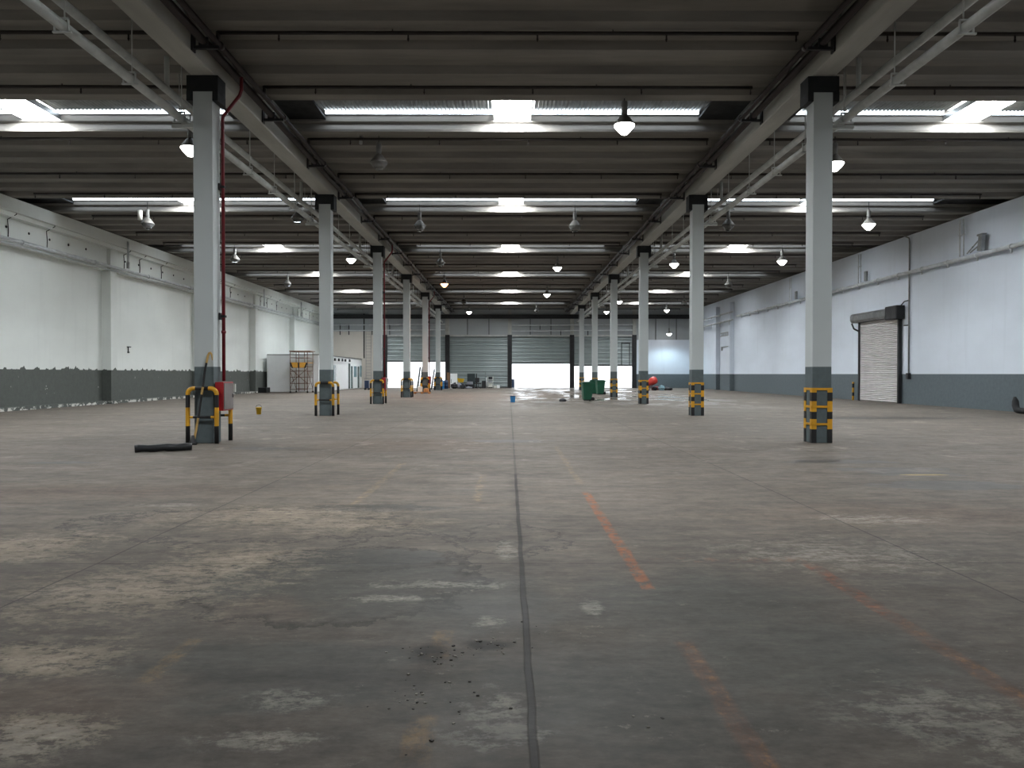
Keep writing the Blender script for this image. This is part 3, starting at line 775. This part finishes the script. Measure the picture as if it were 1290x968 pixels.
# ------------------------------------------------------------------ right wall pipework
t = long_pipe('wall_mounted_pipe', 'pale pipe running along the right wall above the roller shutter', 19.77, 6.55, .09, 3, 67, M['wallpipe'], None, 2.2, .16)
long_pipe('wall_mounted_pipe', 'pale pipe on brackets round the far right pilasters', 19.45, 6.25, .08, 67.2, 82.5, M['wallpipe'], None, 3.0, .3)
long_pipe('wall_mounted_pipe', 'upper pale pipe at the far right pilasters', 19.45, 6.95, .07, 67.2, 82.5, M['wallpipe'], None, 3.0, .1)
dlab = ['pair of thin vertical pipes above the right wall pipe by the forked support', 'thin pipe pair on the right wall left of the roller shutter', 'thin pipe pair on the right wall nearest the far pilasters']
dp = None
for j, px in enumerate((1213, 1083.5, 996)):
    D = 19.9 * F / (px - VX)
    if dp is None:
        b = MB(); b.tube([(0, 0, 8.3), (0, 0, 6.69)], .03, 8); b.tube([(0, .28, 8.3), (0, .28, 6.69)], .03, 8); b.box(-.05, .05, -.04, .32, 7.6, 7.63); dp = b.build('wall_mounted_downpipe', M['wallpipe']); dp.location = (19.84, D, 0); tag(dp, dlab[j], 'pipe', 'downpipes on the right wall')
    else:
        c = dp.copy(); COL.objects.link(c); c.location = (19.84, D, 0); c['label'] = dlab[j]
for j, (px, lab) in enumerate(((1091, 'short pipe stub with box on the right wall pipe, left of the roller shutter'), (1003, 'short pipe stub with box on the right wall pipe, beyond the nearest right column'))):
    D = 19.9 * F / (px - VX)
    b = MB(); b.box(-.06, .06, -.12, .12, 0, .55, bev=.02); b.tube([(0, 0, 0), (0, 0, .06)], .09, 10); o = b.build('wall_mounted_pipe_stub', M['galv']); o.location = (19.80, D, 6.68); tag(o, lab, 'pipe fitting')
# forked support
D = 19.7 * F / (1230 - VX)
t = thing('wall_mounted_pipe_support', 'forked grey bracket above the right wall pipe near the photo edge', 'bracket', (19.78, D, 6.70))
b = MB(); b.hexa([(-.08, -.16, 0), (.08, -.16, 0), (.08, .12, 0), (-.08, .12, 0)], [(-.08, -.22, .62), (.08, -.22, .62), (.08, .02, .62), (-.08, .02, .62)]); b.box(-.1, .1, -.28, .1, .62, .70); b.build('funnel', M['galv'], t)
b = MB(); b.tube([(0, .05, .5), (0, .95, .03)], .03, 8); b.tube([(0, -.05, .3), (0, .72, .03)], .03, 8); b.build('strut', M['galv'], t)
# conduit beside the roller shutter
D = 19.92 * F / (1143 - VX)
t = thing('conduit', 'grey vertical conduit with switch box beside the roller shutter', 'conduit', (19.93, D, 0))
b = MB(); b.tube([(0, 0, 1.55), (0, 0, 8.1), (-.02, .0, 8.3), (-.3, .0, 8.42)], .04, 8); b.build('pipe', M['galv'], t)
b = MB(); b.box(-.1, .06, -.1, .1, 1.25, 1.55, bev=.01); b.build('switch_box', M['darksteel'], t)
b = MB(); b.tube([(0, 0, 5.2), (-.12, .25, 5.15), (-.25, .75, 4.75)], .03, 8); b.tube([(0, 0, 3.95), (-.1, .3, 3.95)], .03, 8); b.build('branch', M['darksteel'], t)
# roller shutter door
y0, y1 = 39.35, 43.65
prof = [(0, 0)]
z = .02
while z < 4.45:
    prof += [(0, z), (.035, z + .025), (.05, z + .05), (.035, z + .075), (0, z + .095)]; z += .1
b = MB(); b.sheet([[(19.9 - q, y0, zz) for q, zz in prof], [(19.9 - q, y1, zz) for q, zz in prof]], smooth=False)
b.box(19.9, 19.96, y0, y1, 0.01, 4.5)
dr = struct(b.build('door_5', M['roller']))
b = MB(); b.box(19.80, 19.97, y0 - .13, y0, 0, 4.55); b.box(19.80, 19.97, y1, y1 + .13, 0, 4.55); b.build('guide_rail', M['darksteel'], dr)
b = MB(); pr = [(19.97, 4.42), (19.62, 4.42), (19.52, 4.55), (19.52, 4.80), (19.62, 4.92), (19.97, 4.92)]
A = [(x_, y0 - .1, z_) for x_, z_ in pr]; B = [(x_, y1 + .55, z_) for x_, z_ in pr]; b.hexa(A, B); b.build('roll_housing', M['galv'], dr)
b = MB(); b.box(19.50, 19.97, y0 - .45, y0 + .75, 4.30, 5.0, bev=.05); b.build('drive_box', M['black'], dr)
b = MB(); b.tube([(19.6, y1 + .5, 4.4), (19.7, y1 + .45, 4.1), (19.9, y1 + .3, 3.95)], .05, 8); b.build('end_bracket', M['darksteel'], dr)
# small striped post by the shutter
b = MB(); b.tube([(0, 0, 0), (0, 0, .25), (0, 0, .45), (0, 0, .72), (0, 0, .95), (0, 0, 1.05)], .06, 10, mfun=lambda i: [0, 1, 0, 1, 0][i])
o = b.build('bollard', YB_); o.location = (19.7, 44.15, 0); tag(o, 'thin yellow and black post left of the roller shutter', 'bollard')
# dark hose lying against the right wall at the photo's edge
b = MB(); pts = [(0.05, .55, .62), (0.04, .50, .45), (.0, .42, .28), (-.06, .25, .14), (-.1, 0, .12), (-.12, -.3, .12), (-.1, -.7, .13), (-.05, -1.0, .25), (0, -1.1, .55)]
b.tube(pts, .1, 10, rads=[.05, .12, .13, .12, .115, .11, .11, .1, .06]); o = b.build('rubber_hose', M['rubber']); o.location = (19.28, 28.9, 0); tag(o, 'thick black rubber hose on the floor by the right wall', 'hose')
# ladder trays high on the far right wall
b = MB(); D0, D1 = 69.6, 72.8
for z in (5.35, 5.05): b.box(19.93, 19.99, D0, D1, z - .03, z + .03)
for k in range(6): b.box(19.93, 19.99, D0 + .3 + k * .5, D0 + .36 + k * .5, 5.05, 5.35)
o = b.build('wall_mounted_cable_ladder', M['galv']); tag(o, 'short cable ladder between the two far right pilasters', 'cable ladder')
b = MB(); b.box(19.9, 19.99, D0 + .3, D1 - .3, 4.0, 4.06); b.box(19.9, 19.99, D1 - .5, D1 - .4, 3.7, 4.0); o = b.build('wall_mounted_bracket', M['galv']); tag(o, 'thin grey bar on the wall between the far right pilasters', 'bracket')

# ------------------------------------------------------------------ back wall pipework
for z, xa2, xb2, clamps, lab in ((6.75, -19.8, -6.95, (430, 441, 492), 'upper thin pale pipe across the back wall left of the closed shutter'), (6.15, -19.8, -6.95, (430, 441, 470, 492), 'lower thin pale pipe across the back wall left of the closed shutter'),
                                 (6.72, .25, 13.2, (680,), 'upper thin pale pipe across the back wall above the open right shutters'), (6.12, .25, 13.2, (706, 740), 'lower thin pale pipe across the back wall above the open right shutters')):
    t = thing('wall_mounted_pipe', lab, 'pipe', (0, 0, 0), 0, 'thin pipes on the back wall')
    MB().tube([(xa2, YB - .48, z), ((xa2 + xb2) / 2, YB - .48, z + .04), (xb2, YB - .48, z + .1)], .05, 8).build('pipe', M['wallpipe'], t)
    for px in clamps:
        MB().box(X(px, YB) - .04, X(px, YB) + .04, YB - .5, YB - .40, z - .45, z + .1).build('pipe_clamp', M['darksteel'], t)
# caged access ladder on the back wall
t = thing('wall_ladder', 'pale fixed ladder on the back wall behind the white office', 'ladder', (X(465, YB), YB - .2, 0))
b = MB(); b.box(-.3, -.26, -.03, .03, .0, 6.0); b.box(.26, .3, -.03, .03, .0, 6.0)
b.build('stile', M['galv'], t)
b = MB()
for k in range(18): b.box(-.26, .26, -.015, .015, .35 + k * .32, .38 + k * .32)
b.build('rungs', M['galv'], t)

# ------------------------------------------------------------------ site office (white box room) on the left
ox0, ox1, oy0, oy1, oz = -20.2, -15.9, 64.0, 82.75, 3.1
t = thing('site_office', 'long white flat roofed box office along the left wall at the back', 'office', (0, 0, 0))
b = MB(); b.box(ox0, ox1, oy0, oy1, 0.02, oz, bev=.02); b.build('wall_panels', M['white'], t)
b = MB(); b.box(ox0 + .02, ox1 + .04, oy0 - .04, oy0 + .0, oz - .02, oz + .05); b.box(ox1, ox1 + .04, oy0, oy1, oz - .02, oz + .05); b.build('roof_edge', M['galv'], t)
def offpos(px): return (ox1 - CX) * F / (px - VX)
def opening(px0, px1, z0, z1, mat, nm):
    b = MB(); b.box(ox1 + .004, ox1 + .05, offpos(px0), offpos(px1), z0, z1, bev=.01); return b.build(nm, mat, t)
opening(420.3, 423, .9, 2.3, M['tealglass'], 'window')
opening(439, 441, .06, 2.55, M['tealglass'], 'doorway')
opening(442.2, 444, .06, 2.3, M['tealglass'], 'doorway')
d = opening(444.3, 450, .06, 2.4, M['white'], 'door')
b = MB(); b.box(ox1 + .052, ox1 + .062, offpos(445.2), offpos(448.8), 1.2, 2.3); b.build('door_pane', M['paleglass'], d)
opening(450.6, 452.2, .06, 2.3, M['tealglass'], 'doorway')
opening(453.4, 455.4, 1.2, 2.4, M['paleglass'], 'window')
for j, px in enumerate((421.5, 426.5, 431, 434.5, 440)):
    b = MB(); b.box(ox1 + .004, ox1 + .12, offpos(px) - .2, offpos(px) + .2, 2.70, 2.94); b.build('wall_vent', M['darksteel'], t)
# kerb block at the left wall before the office
b = MB(); b.box(-20.45, -19.5, 61.6, 62.6, 0, .42, bev=.03); o = b.build('concrete_block', M['capital']); tag(o, 'low dark grey block at the foot of the left wall before the office', 'block')

# ------------------------------------------------------------------ scaffold tower
sx0, sx1, sy0, sy1 = X(366.5, 61.3), X(388, 61.3), 61.2, 62.9
t = thing('scaffold_tower', 'rusty tube scaffold tower with a yellow plank platform before the white office', 'scaffold', (sx0, sy0, 0))
W, L, H = sx1 - sx0, sy1 - sy0, 3.3
for yy in (0, L):
    b = MB()
    for xx in (0, W / 2, W): b.tube([(xx, yy, .12), (xx, yy, H)], .026, 6)
    for z in (.3, .75, 1.25, 1.75, 2.1, 2.8, 3.28): b.tube([(0, yy, z), (W, yy, z)], .02, 6)
    b.build('end_frame', M['rust'], t)
for xx in (0, W):
    b = MB(); b.tube([(xx, 0, .3), (xx, L, 1.7)], .018, 6); b.tube([(xx, L, .3), (xx, 0, 1.7)], .018, 6)
    for z in (.75, 1.7, 2.8, 3.28): b.tube([(xx, 0, z), (xx, L, z)], .018, 6)
    b.build('side_brace', M['rust'], t)
b = MB(); b.tube([(0, -.03, .75), (W, -.03, 1.95)], .02, 6); b.tube([(W, -.03, .75), (0, -.03, 1.95)], .02, 6); b.build('cross_brace', M['rust'], t)
b = MB(); b.box(-.05, W + .02, 0.02, L - .02, 2.38, 2.43); b.hexa([(.18, -.06, 2.0), (W - .18, -.06, 2.0), (W - .18, -.03, 2.0), (.18, -.03, 2.0)], [(.0, -.06, 2.38), (W, -.06, 2.38), (W, -.03, 2.38), (.0, -.03, 2.38)]); pf = b.build('platform', M['ply'], t)
b = MB()
for qa, qb in ((.14, .02), (.5, .5), (.86, .98)): b.hexa([(W * qa - .06, -.09, 1.98), (W * qa + .06, -.09, 1.98), (W * qa + .06, -.065, 1.98), (W * qa - .06, -.065, 1.98)], [(W * qb - .06, -.09, 2.40), (W * qb + .06, -.09, 2.40), (W * qb + .06, -.065, 2.40), (W * qb - .06, -.065, 2.40)])
b.build('joist', M['darksteel'], pf)
b = MB(); b.box(-.1, W * 1.15, 0, L, 3.31, 3.36); b.build('top_plank', M['brown'], t)
for xx in (0, W):
    for yy in (0, L):
        b = MB(); b.lathe([(0, -.03), (.07, -.03), (.07, .03), (0, .03)], 12, 0, Matrix.Translation((xx, yy, .072)) @ Matrix.Rotation(PI / 2, 4, 'X')); b.build('castor', M['rubber'], t)

# ------------------------------------------------------------------ small things on the floor
# yellow bucket
x, y = FL(326.3, 522.2)
t = thing('bucket', 'small yellow bucket alone on the floor left of the second left column', 'bucket', (x, y, 0))
MB().lathe([(0, 0), (.08, 0), (.105, .25), (.112, .25), (.112, .265), (.1, .265), (.075, .01), (0, .01)], 16).build('pail', M['yelloww'], t)
MB().tube([(.11 * math.cos(a), 0, .25 + .1 * math.sin(a)) for a in [PI * k / 10 for k in range(11)]], .007, 6).build('handle', M['darksteel'], t)
# blue bucket in the middle of the hall
x, y = FL(646, 507)
t = thing('bucket', 'square blue tub with a dark rim on the floor before the back shutters', 'bucket', (x, y, 0))
MB().hexa([(-.115, -.115, 0), (.115, -.115, 0), (.115, .115, 0), (-.115, .115, 0)], [(-.135, -.135, .31), (.135, -.135, .31), (.135, .135, .31), (-.135, .135, .31)]).build('tub', M['bluebucket'], t)
MB().box(-.145, .145, -.145, .145, .31, .345, bev=.01).build('lid', M['darkblue'], t)
MB().tube([(-.14, 0, .3), (-.13, -.1, .22), (.13, -.1, .22), (.14, 0, .3)], .008, 6).build('handle', M['darksteel'], t)
x, y = FL(709, 506)
b = MB(); b.lathe([(0, 0), (.16, .0), (.18, .06), (.13, .14), (.05, .17), (0, .17)], 9); o = b.build('dark_rag', M['darkbag']); o.location = (x, y, 0); o.scale = (1.2, .8, 1); tag(o, 'small dark bundle on the wet floor before the open shutter', 'rag')

# wheelie bins
def bin_proto():
    t = thing('wheelie_bin', 'x', 'bin')
    b = MB(); b.hexa([(-.24, -.25, .06), (.2, -.25, .06), (.2, .25, .06), (-.24, .25, .06)], [(-.31, -.29, .98), (.29, -.29, .98), (.29, .29, .98), (-.31, .29, .98)])
    b.box(-.33, .31, -.31, .31, .95, .99, bev=.01); b.build('bin_body', M['greenbin'], t)
    b = MB(); b.box(-.35, .36, -.3, .3, .99, 1.03, bev=.015); b.hexa([(-.3, -.26, 1.03), (.3, -.26, 1.03), (.3, .26, 1.03), (-.3, .26, 1.03)], [(-.2, -.2, 1.07), (.2, -.2, 1.07), (.2, .2, 1.07), (-.2, .2, 1.07)]); b.build('lid', M['greenlid'], t)
    b = MB(); b.tube([(.33, -.22, .97), (.40, -.22, .985), (.40, .22, .985), (.33, .22, .97)], .018, 8); b.build('handle', M['greenlid'], t)
    for sy in (-1, 1):
        b = MB(); b.lathe([(0, -.025), (.1, -.025), (.1, .025), (0, .025)], 14, 0, Matrix.Translation((.26, sy * .27, .1)) @ Matrix.Rotation(PI / 2, 4, 'X')); b.build('wheel', M['rubber'], t)
    b = MB(); b.tube([(.26, -.27, .1), (.26, .27, .1)], .015, 6); b.box(-.2, .22, -.2, .2, .0, .065); b.build('axle', M['rubber'], t)
    return t
bp_ = bin_proto(); bl = [(740, 43.8, 'dark green wheelie bin standing nearest, left of the other two bins', 0.1), (756.3, 56.6, 'green wheelie bin on the right of the three, wheels towards the right', 0.15), (748.6, 58.6, 'green wheelie bin half hidden between two other bins', .1)]
for j, (px, D, lab, rz) in enumerate(bl):
    if j == 0: bp_.location = (X(px, D), D, 0); bp_.rotation_euler = (0, 0, rz); bp_['label'] = lab; bp_['group'] = 'green wheelie bins'
    else: dup(bp_, (X(px, D), D, 0), rz, lab)

# cement mixer
D = 70; t = thing('cement_mixer', 'red cement mixer with tilted drum by the back right wall', 'cement mixer', (X(821, D), D, 0), 0)
Mx = Matrix.Translation((.15, 0, .82)) @ Matrix.Rotation(math.radians(62), 4, 'Y')
MB().lathe([(0, -.42), (.25, -.40), (.36, -.2), (.36, .1), (.25, .38), (.2, .55), (.23, .57), (.17, .55), (.2, .36)], 20, 0, Matrix.Translation((.10, 0, .86)) @ Matrix.Rotation(math.radians(-118), 4, 'Y')).build('drum', M['orange'], t)
b = MB(); b.tube([(-.3, -.35, .0), (-.05, -.3, .62), (.1, -.32, .0)], .03, 6); b.tube([(-.3, .35, .0), (-.05, .3, .62), (.1, .32, .0)], .03, 6); b.tube([(-.05, -.38, .62), (-.05, .38, .62)], .035, 6); b.tube([(-.3, -.35, .06), (-.3, .35, .06)], .03, 6)
b.build('stand', M['redpipe'], t)
MB().box(-.42, -.12, .38, .62, .35, .75, bev=.03).build('motor_box', M['redpipe'], t)
for sy in (-1, 1):
    MB().lathe([(0, -.04), (.16, -.04), (.16, .04), (0, .04)], 14, 0, Matrix.Translation((.25, sy * .42, .162)) @ Matrix.Rotation(PI / 2, 4, 'X')).build('wheel', M['rubber'], t)
# bits by the mixer
def sack(name, mat, loc, sx, sy, sz, lab, cat, rz=0):
    b = MB(); bmesh.ops.create_icosphere(b.b, subdivisions=3, radius=1.0)
    for v in b.b.verts:
        k = 1 + .22 * math.sin(v.co.x * 5 + loc[0]) * math.sin(v.co.y * 4 + 1) + .12 * math.sin(v.co.z * 9 + loc[1])
        v.co = Vector((v.co.x * k * sx, v.co.y * k * sy, max(-.85, v.co.z * k) * sz + .85 * sz))
    o = b.build(name, mat); o.location = loc; o.rotation_euler = (0, 0, rz); tag(o, lab, cat); return o
sack('cement_bag', M['paleglass'], (X(833.5, 70.5), 70.5, 0), .3, .25, .26, 'pale blue bag on the floor right of the red cement mixer', 'bag')
sack('rubble_sack', M['darkbag'], (X(841, 71), 71, 0), .5, .35, .16, 'flat dark sack on the floor right of the pale blue bag', 'bag')
sack('rubble_sack', M['redpipe'], (X(827, 72), 72, 0), .35, .3, .2, 'dark red bundle between the cement mixer and the pale blue bag', 'bag')

# ------------------------------------------------------------------ clutter by the left columns and the closed shutter
def ladder(px0, px1, D, ztop, lab):
    t = thing('ladder', lab, 'ladder', (0, 0, 0), 0, 'leaning ladders')
    xa_, xb2 = X(px0, D), X(px1, D); dx = .26
    for q in (0, dx):
        MB().tube([(xa_ + q, D, 0.03), (xb2 + q * .8, D + .25, ztop)], .075, 6).build('stile', M['aluminium'], t)
    b = MB()
    for k in range(1, 8):
        f = k / 8; b.tube([(xa_ + (xb2 - xa_) * f, D + .25 * f, .03 + (ztop - .03) * f), (xa_ + (xb2 - xa_) * f + dx * (1 - .2 * f), D + .25 * f, .03 + (ztop - .03) * f)], .02, 6)
    b.build('rungs', M['aluminium'], t)
ladder(525.5, 529, 65.5, 2.1, 'grey ladder leaning left of the pinkish fifth left column')
ladder(543.5, 547, 74.0, 1.98, 'grey ladder leaning left of the farthest left column')
# pallet
t = thing('pallet', 'wooden pallet on the floor at the foot of the fifth left column', 'pallet', (X(532, 58.8), 58.8, 0))
b = MB()
for k in range(5): b.box(-.65, .65, -.5 + k * .23, -.38 + k * .23, .11, .135)
b.build('deck_boards', M['wood'], t)
b = MB()
for k in range(3): b.box(-.6 + k * .55, -.5 + k * .55, -.5, .54, 0, .11)
b.build('bearers', M['wood'], t)
b = MB(); b.box(-.18, .18, -.15, .15, 0, .42, bev=.04); b.lathe([(0, .42), (.06, .42), (.06, .5), (0, .5)], 10); o = b.build('plastic_canister', M['offwhite']); o.location = (X(529.3, 58.6), 58.6, .137); tag(o, 'white plastic canister standing on the wooden pallet', 'canister')
b = MB(); b.box(-.2, .2, -.15, .15, 0, .26, bev=.02); o = b.build('cardboard_box', M['wood']); o.location = (X(537.2, 58.7), 58.7, .137); tag(o, 'brown box on the pallet right of the white canister', 'box')
sack('grey_bundle', M['greybag'], (X(519.5, 59.2), 59.2, 0), .16, .22, .2, 'grey bundle on the floor at the left end of the pallet', 'bundle')
# dark cart by the office and pale crate
t = thing('cart', 'small dark cart beside the white office', 'cart', (X(462.5, 73), 73, 0))
MB().box(-.2, .2, -.25, .25, .16, .88, bev=.03).build('cart_body', M['darkblue'], t)
MB().tube([(-.15, -.2, .88), (-.17, -.28, 1.1), (.17, -.28, 1.1), (.15, -.2, .88)], .02, 6).build('handle', M['galv'], t)
for a_, c_ in ((-.16, -.2), (.16, -.2), (-.16, .2), (.16, .2)):
    MB().lathe([(0, -.03), (.08, -.03), (.08, .03), (0, .03)], 12, 0, Matrix.Translation((a_, c_, .082)) @ Matrix.Rotation(PI / 2, 4, 'X')).build('wheel', M['rubber'], t)
DY = 80.6
def bx(name, mat, px0, px1, py0, lab, cat, D=DY, dp=.4, z0=0.0, bev=.02):
    x0_, x1_ = X(px0, D), X(px1, D); b = MB(); b.box(x0_, x1_, D, D + dp, z0, Z(py0, D), bev=bev); o = b.build(name, mat, origin=((x0_ + x1_) / 2, D + dp / 2, z0)); return tag(o, lab, cat)
# blue drums
for px, D, lab in ((556.6, 77.5, 'blue drum on the left beside the brown board'), (561.5, 78.3, 'dark blue drum touching the brown board side')):
    t = thing('drum', lab, 'drum', (X(px, D), D, 0), 0, 'blue drums')
    MB().lathe([(0, 0), (.24, 0), (.26, .05), (.25, .3), (.265, .32), (.25, .34), (.25, .6), (.265, .62), (.25, .64), (.24, .86), (0, .87)], 18).build('barrel', M['darkblue'] if px > 558 else M['bluebucket'], t)
    MB().lathe([(0, .87), (.1, .87), (.1, .91), (0, .91)], 12).build('bung', M['black'], t)
def board(name, mat, px0, px1, pyt, D, lab, lean=.12, th=.03):
    x0_, x1_ = X(px0, D), X(px1, D); zt = Z(pyt, D)
    b = MB(); b.hexa([(x0_, D, 0), (x1_, D, 0), (x1_, D + th, 0), (x0_, D + th, 0)], [(x0_, D + lean, zt), (x1_, D + lean, zt), (x1_, D + lean + th, zt), (x0_, D + lean + th, zt)])
    o = b.build(name, mat, origin=((x0_ + x1_) / 2, D, 0)); return tag(o, lab, 'board')
board('board', M['brown'], 563, 567, 469.5, 82.2, 'narrow brown board leaning at the left edge of the closed shutter')
o = board('door_leaf', M['white'], 567.2, 576, 470.8, 81.9, 'white door leaf leaning on the closed shutter')
b = MB(); b.box(-.28, -.24, -.05, -.002, .55, .95); b.build('door_handle', M['darksteel'], o)
board('board', M['darkboard'], 588.5, 598.5, 471, 82.1, 'large dark board leaning on the middle of the closed shutter')
board('board', M['capital'], 599.5, 600.8, 471, 82.1, 'thin dark strip leaning right of the large dark board')
board('board', M['darksteel'], 607, 612, 480, 82.2, 'low dark panel leaning left of the grey shelf unit')
# wheelbarrow (yellow tray)
t = thing('wheelbarrow', 'yellow tray wheelbarrow before the closed shutter', 'wheelbarrow', (X(580.5, 81), 81, 0))
b = MB(); b.hexa([(-.22, -.2, .62), (.25, -.2, .62), (.25, .2, .62), (-.22, .2, .62)], [(-.36, -.3, 1.06), (.38, -.3, 1.0), (.38, .3, 1.0), (-.36, .3, 1.06)]); b.build('tray', M['yelloww'], t)
b = MB()
for sy in (-.18, .18): b.tube([(-.3, sy * .4, .2), (.2, sy, .58), (.6, sy * 1.3, .62)], .018, 6); b.tube([(.2, sy, .58), (.28, sy, .0)], .018, 6)
b.build('frame', M['darksteel'], t)
MB().lathe([(0, -.04), (.19, -.04), (.19, .04), (0, .04)], 16, 0, Matrix.Translation((-.33, 0, .192)) @ Matrix.Rotation(PI / 2, 4, 'X')).build('wheel', M['rubber'], t)
# bags and sheeting
sack('rubbish_bag', M['darkbag'], (X(572.5, 79.6), 79.6, 0), .36, .3, .32, 'dark bag on the floor in front of the white door leaf', 'bag')
sack('rubbish_bag', M['darkbag'], (X(583, 79.4), 79.4, 0), .32, .3, .24, 'smaller dark bag in front of the yellow wheelbarrow', 'bag')
sack('dust_sheet', M['greybag'], (X(578, 80.2), 80.2, 0), .4, .3, .28, 'grey crumpled sheet behind the two dark bags', 'sheet')
sack('dust_sheet', M['greybag'], (X(590.5, 79.2), 79.2, 0), .34, .22, .12, 'flat pale sheet on the floor before the dark board', 'sheet')
# grey box on dark trolley in front of the dark board
bx('equipment_box', M['darkbag'], 586, 597.5, 484.5, 'low black case on the floor before the large dark board', 'case', 80.9, .5)
bx('storage_box', M['greybag'], 588.5, 595.5, 481, 'grey box on top of the low black case', 'box', 80.95, .35, Z(484.5, 80.9) + .002)
# office chair
t = thing('office_chair', 'black office chair before the closed shutter', 'chair', (X(602.5, 80.4), 80.4, 0), .5)
MB().box(-.25, .25, -.25, .25, .46, .55, bev=.03).build('seat', M['black'], t)
MB().box(-.24, .24, .2, .27, .62, 1.12, bev=.03).build('backrest', M['black'], t)
MB().tube([(0, 0, .1), (0, 0, .47)], .03, 8).build('gas_lift', M['darksteel'], t)
b = MB()
for k in range(5): b.tube([(0, 0, .12), (.28 * math.cos(k * 1.257), .28 * math.sin(k * 1.257), .07)], .022, 6); b.tube([(.28 * math.cos(k * 1.257), .28 * math.sin(k * 1.257), .07), (.28 * math.cos(k * 1.257), .28 * math.sin(k * 1.257), 0)], .025, 6)
b.build('star_base', M['darksteel'], t)
MB().tube([(0, .1, .47), (0, .24, .5), (0, .26, .7)], .02, 6).build('back_stem', M['darksteel'], t)
# grey shelf unit with boxes
D = 81.3; xs0, xs1 = X(614.5, D), X(621, D)
t = thing('shelf_unit', 'pale metal shelf unit before the closed shutter', 'shelf', ((xs0 + xs1) / 2, D, 0)); w2 = (xs1 - xs0) / 2
for a_ in (-w2, w2):
    for c_ in (0, .4): MB().box(a_ - .02, a_ + .02, c_ - .02, c_ + .02, 0, 1.25).build('upright', M['offwhite'], t)
for z in (.12, .58, .9): MB().box(-w2, w2, -.02, .42, z, z + .035).build('shelf', M['offwhite'], t)
for z0, z1, mt, lab in ((.157, .5, 'offwhite', 'pale box on the bottom shelf of the metal shelf unit'), (.617, .8, 'greybag', 'grey box on the middle shelf of the metal shelf unit'), (.937, 1.2, 'darkbag', 'dark box on the top shelf of the metal shelf unit')):
    b = MB(); b.box(-.2, .2, -.13, .13, 0, z1 - z0, bev=.015); o = b.build('storage_box', M[mt]); o.location = ((xs0 + xs1) / 2, D + .2, z0); tag(o, lab, 'box', 'boxes on the shelf unit')
bx('storage_box', M['offwhite'], 622, 625.4, 486.2, 'low white box right of the shelf unit', 'box', 81, .35)
bx('storage_box', M['white'], 625.8, 629.5, 485.5, 'white box farthest right before the closed shutter', 'box', 81, .35)
b = MB(); b.tube([(0, 0, 0), (0, .7, 1.9)], .02, 6); o = b.build('long_pole', M['darksteel']); o.location = (X(611.3, 82), 82, 0.02); tag(o, 'thin dark pole leaning on the shutter above the low dark panel', 'pole')
b = MB(); b.tube([(0, 0, 0), (0, .3, 1.1)], .03, 6); o = b.build('long_pole', M['white']); o.location = (X(612.6, 82), 82, 0.02); tag(o, 'short white pole leaning left of the shelf unit', 'pole')
# things outside the open shutter
for px, lab in ((646.5, 'dark narrow cabinet just outside the open shutter, at its left jamb'),):
    bx('outdoor_cabinet', M['darkblue'], 645, 648, 478, lab, 'cabinet', 86.0, .4, -.03)
bx('stacked_slabs', M['greybag'], 657, 682, 486.6, 'low pale stack lying outside beyond the open shutter', 'stack', 104.0, 1.2, -.03)

# crumbs of broken concrete near the camera
b = MB()
for (px, py, n_, sp) in ((545, 826, 34, .16), (618, 814, 26, .16), (535, 862, 14, .22), (520, 905, 12, .35), (690, 785, 4, .2), (805, 920, 3, .15), (590, 890, 6, .25)):
    cx_, cy_ = FL(px, py)
    for k in range(n_):
        qx, qy = cx_ + random.gauss(0, sp * .55), cy_ + random.gauss(0, sp * .5); s_ = random.uniform(.002, .0085)
        Mx = Matrix.Translation((qx, qy, s_ * .4)) @ Matrix.Rotation(random.uniform(0, 6), 4, 'Z')
        b.box(-s_, s_ * random.uniform(.6, 1.4), -s_ * .7, s_ * .7, -s_ * .4, s_ * random.uniform(.1, .45), random.choice((0, 0, 1)), Mx)
o = b.build('floor_debris', [simple('broken_concrete_chips', rgb(64, 59, 54), .9), simple('pale_concrete_chips', rgb(140, 134, 124), .9)]); o['kind'] = 'stuff'; o['label'] = 'scattered concrete chips and dirt on the near floor'; o['category'] = 'debris'

# ------------------------------------------------------------------ world, portals, camera
w = bpy.data.worlds.new('overcast_sky'); sc.world = w; w.use_nodes = True
bg = w.node_tree.nodes['Background']; bg.inputs[0].default_value = (.90, .95, 1, 1); bg.inputs[1].default_value = 1.5
def portal(name, loc, rot, sx, sy):
    l = bpy.data.lights.new(name, 'AREA'); l.shape = 'RECTANGLE'; l.size = sx; l.size_y = sy; l.cycles.is_portal = True
    o = bpy.data.objects.new(name, l); COL.objects.link(o); o.location = loc; o.rotation_euler = rot
for i in (0, 2, 3): portal('shutter_daylight', ((BX[i] + BX[i + 1]) / 2, YB + .3, DB[i] / 2), (-PI / 2, 0, 0), 6.2, DB[i])
for a, c in ((-16, -8), (-4.5, 4.5), (8, 16)): portal('dock_daylight', ((a + c) / 2, YF - .3, 1.6), (PI / 2, 0, 0), c - a, 3.2)

cam = bpy.data.cameras.new('camera'); cam.sensor_width = 36; cam.lens = F / 1290 * 36; cam.clip_start = .05; cam.clip_end = 400
co = bpy.data.objects.new('camera', cam); COL.objects.link(co); co.location = (CX, 0, CH)
co.rotation_euler = (PI / 2 - math.atan(12.5 / F), 0, -math.atan(4 / F)); sc.camera = co

sc.view_settings.view_transform = 'Standard'; sc.view_settings.look = 'None'; sc.view_settings.gamma = 1; sc.view_settings.use_curve_mapping = False
sc.view_settings.exposure = 0.72
cy_ = sc.cycles; cy_.use_denoising = True; cy_.max_bounces = 10; cy_.diffuse_bounces = 6; cy_.glossy_bounces = 4; cy_.sample_clamp_indirect = 8; cy_.use_light_tree = True
try: cy_.denoiser = 'OPENIMAGEDENOISE'
except Exception: pass
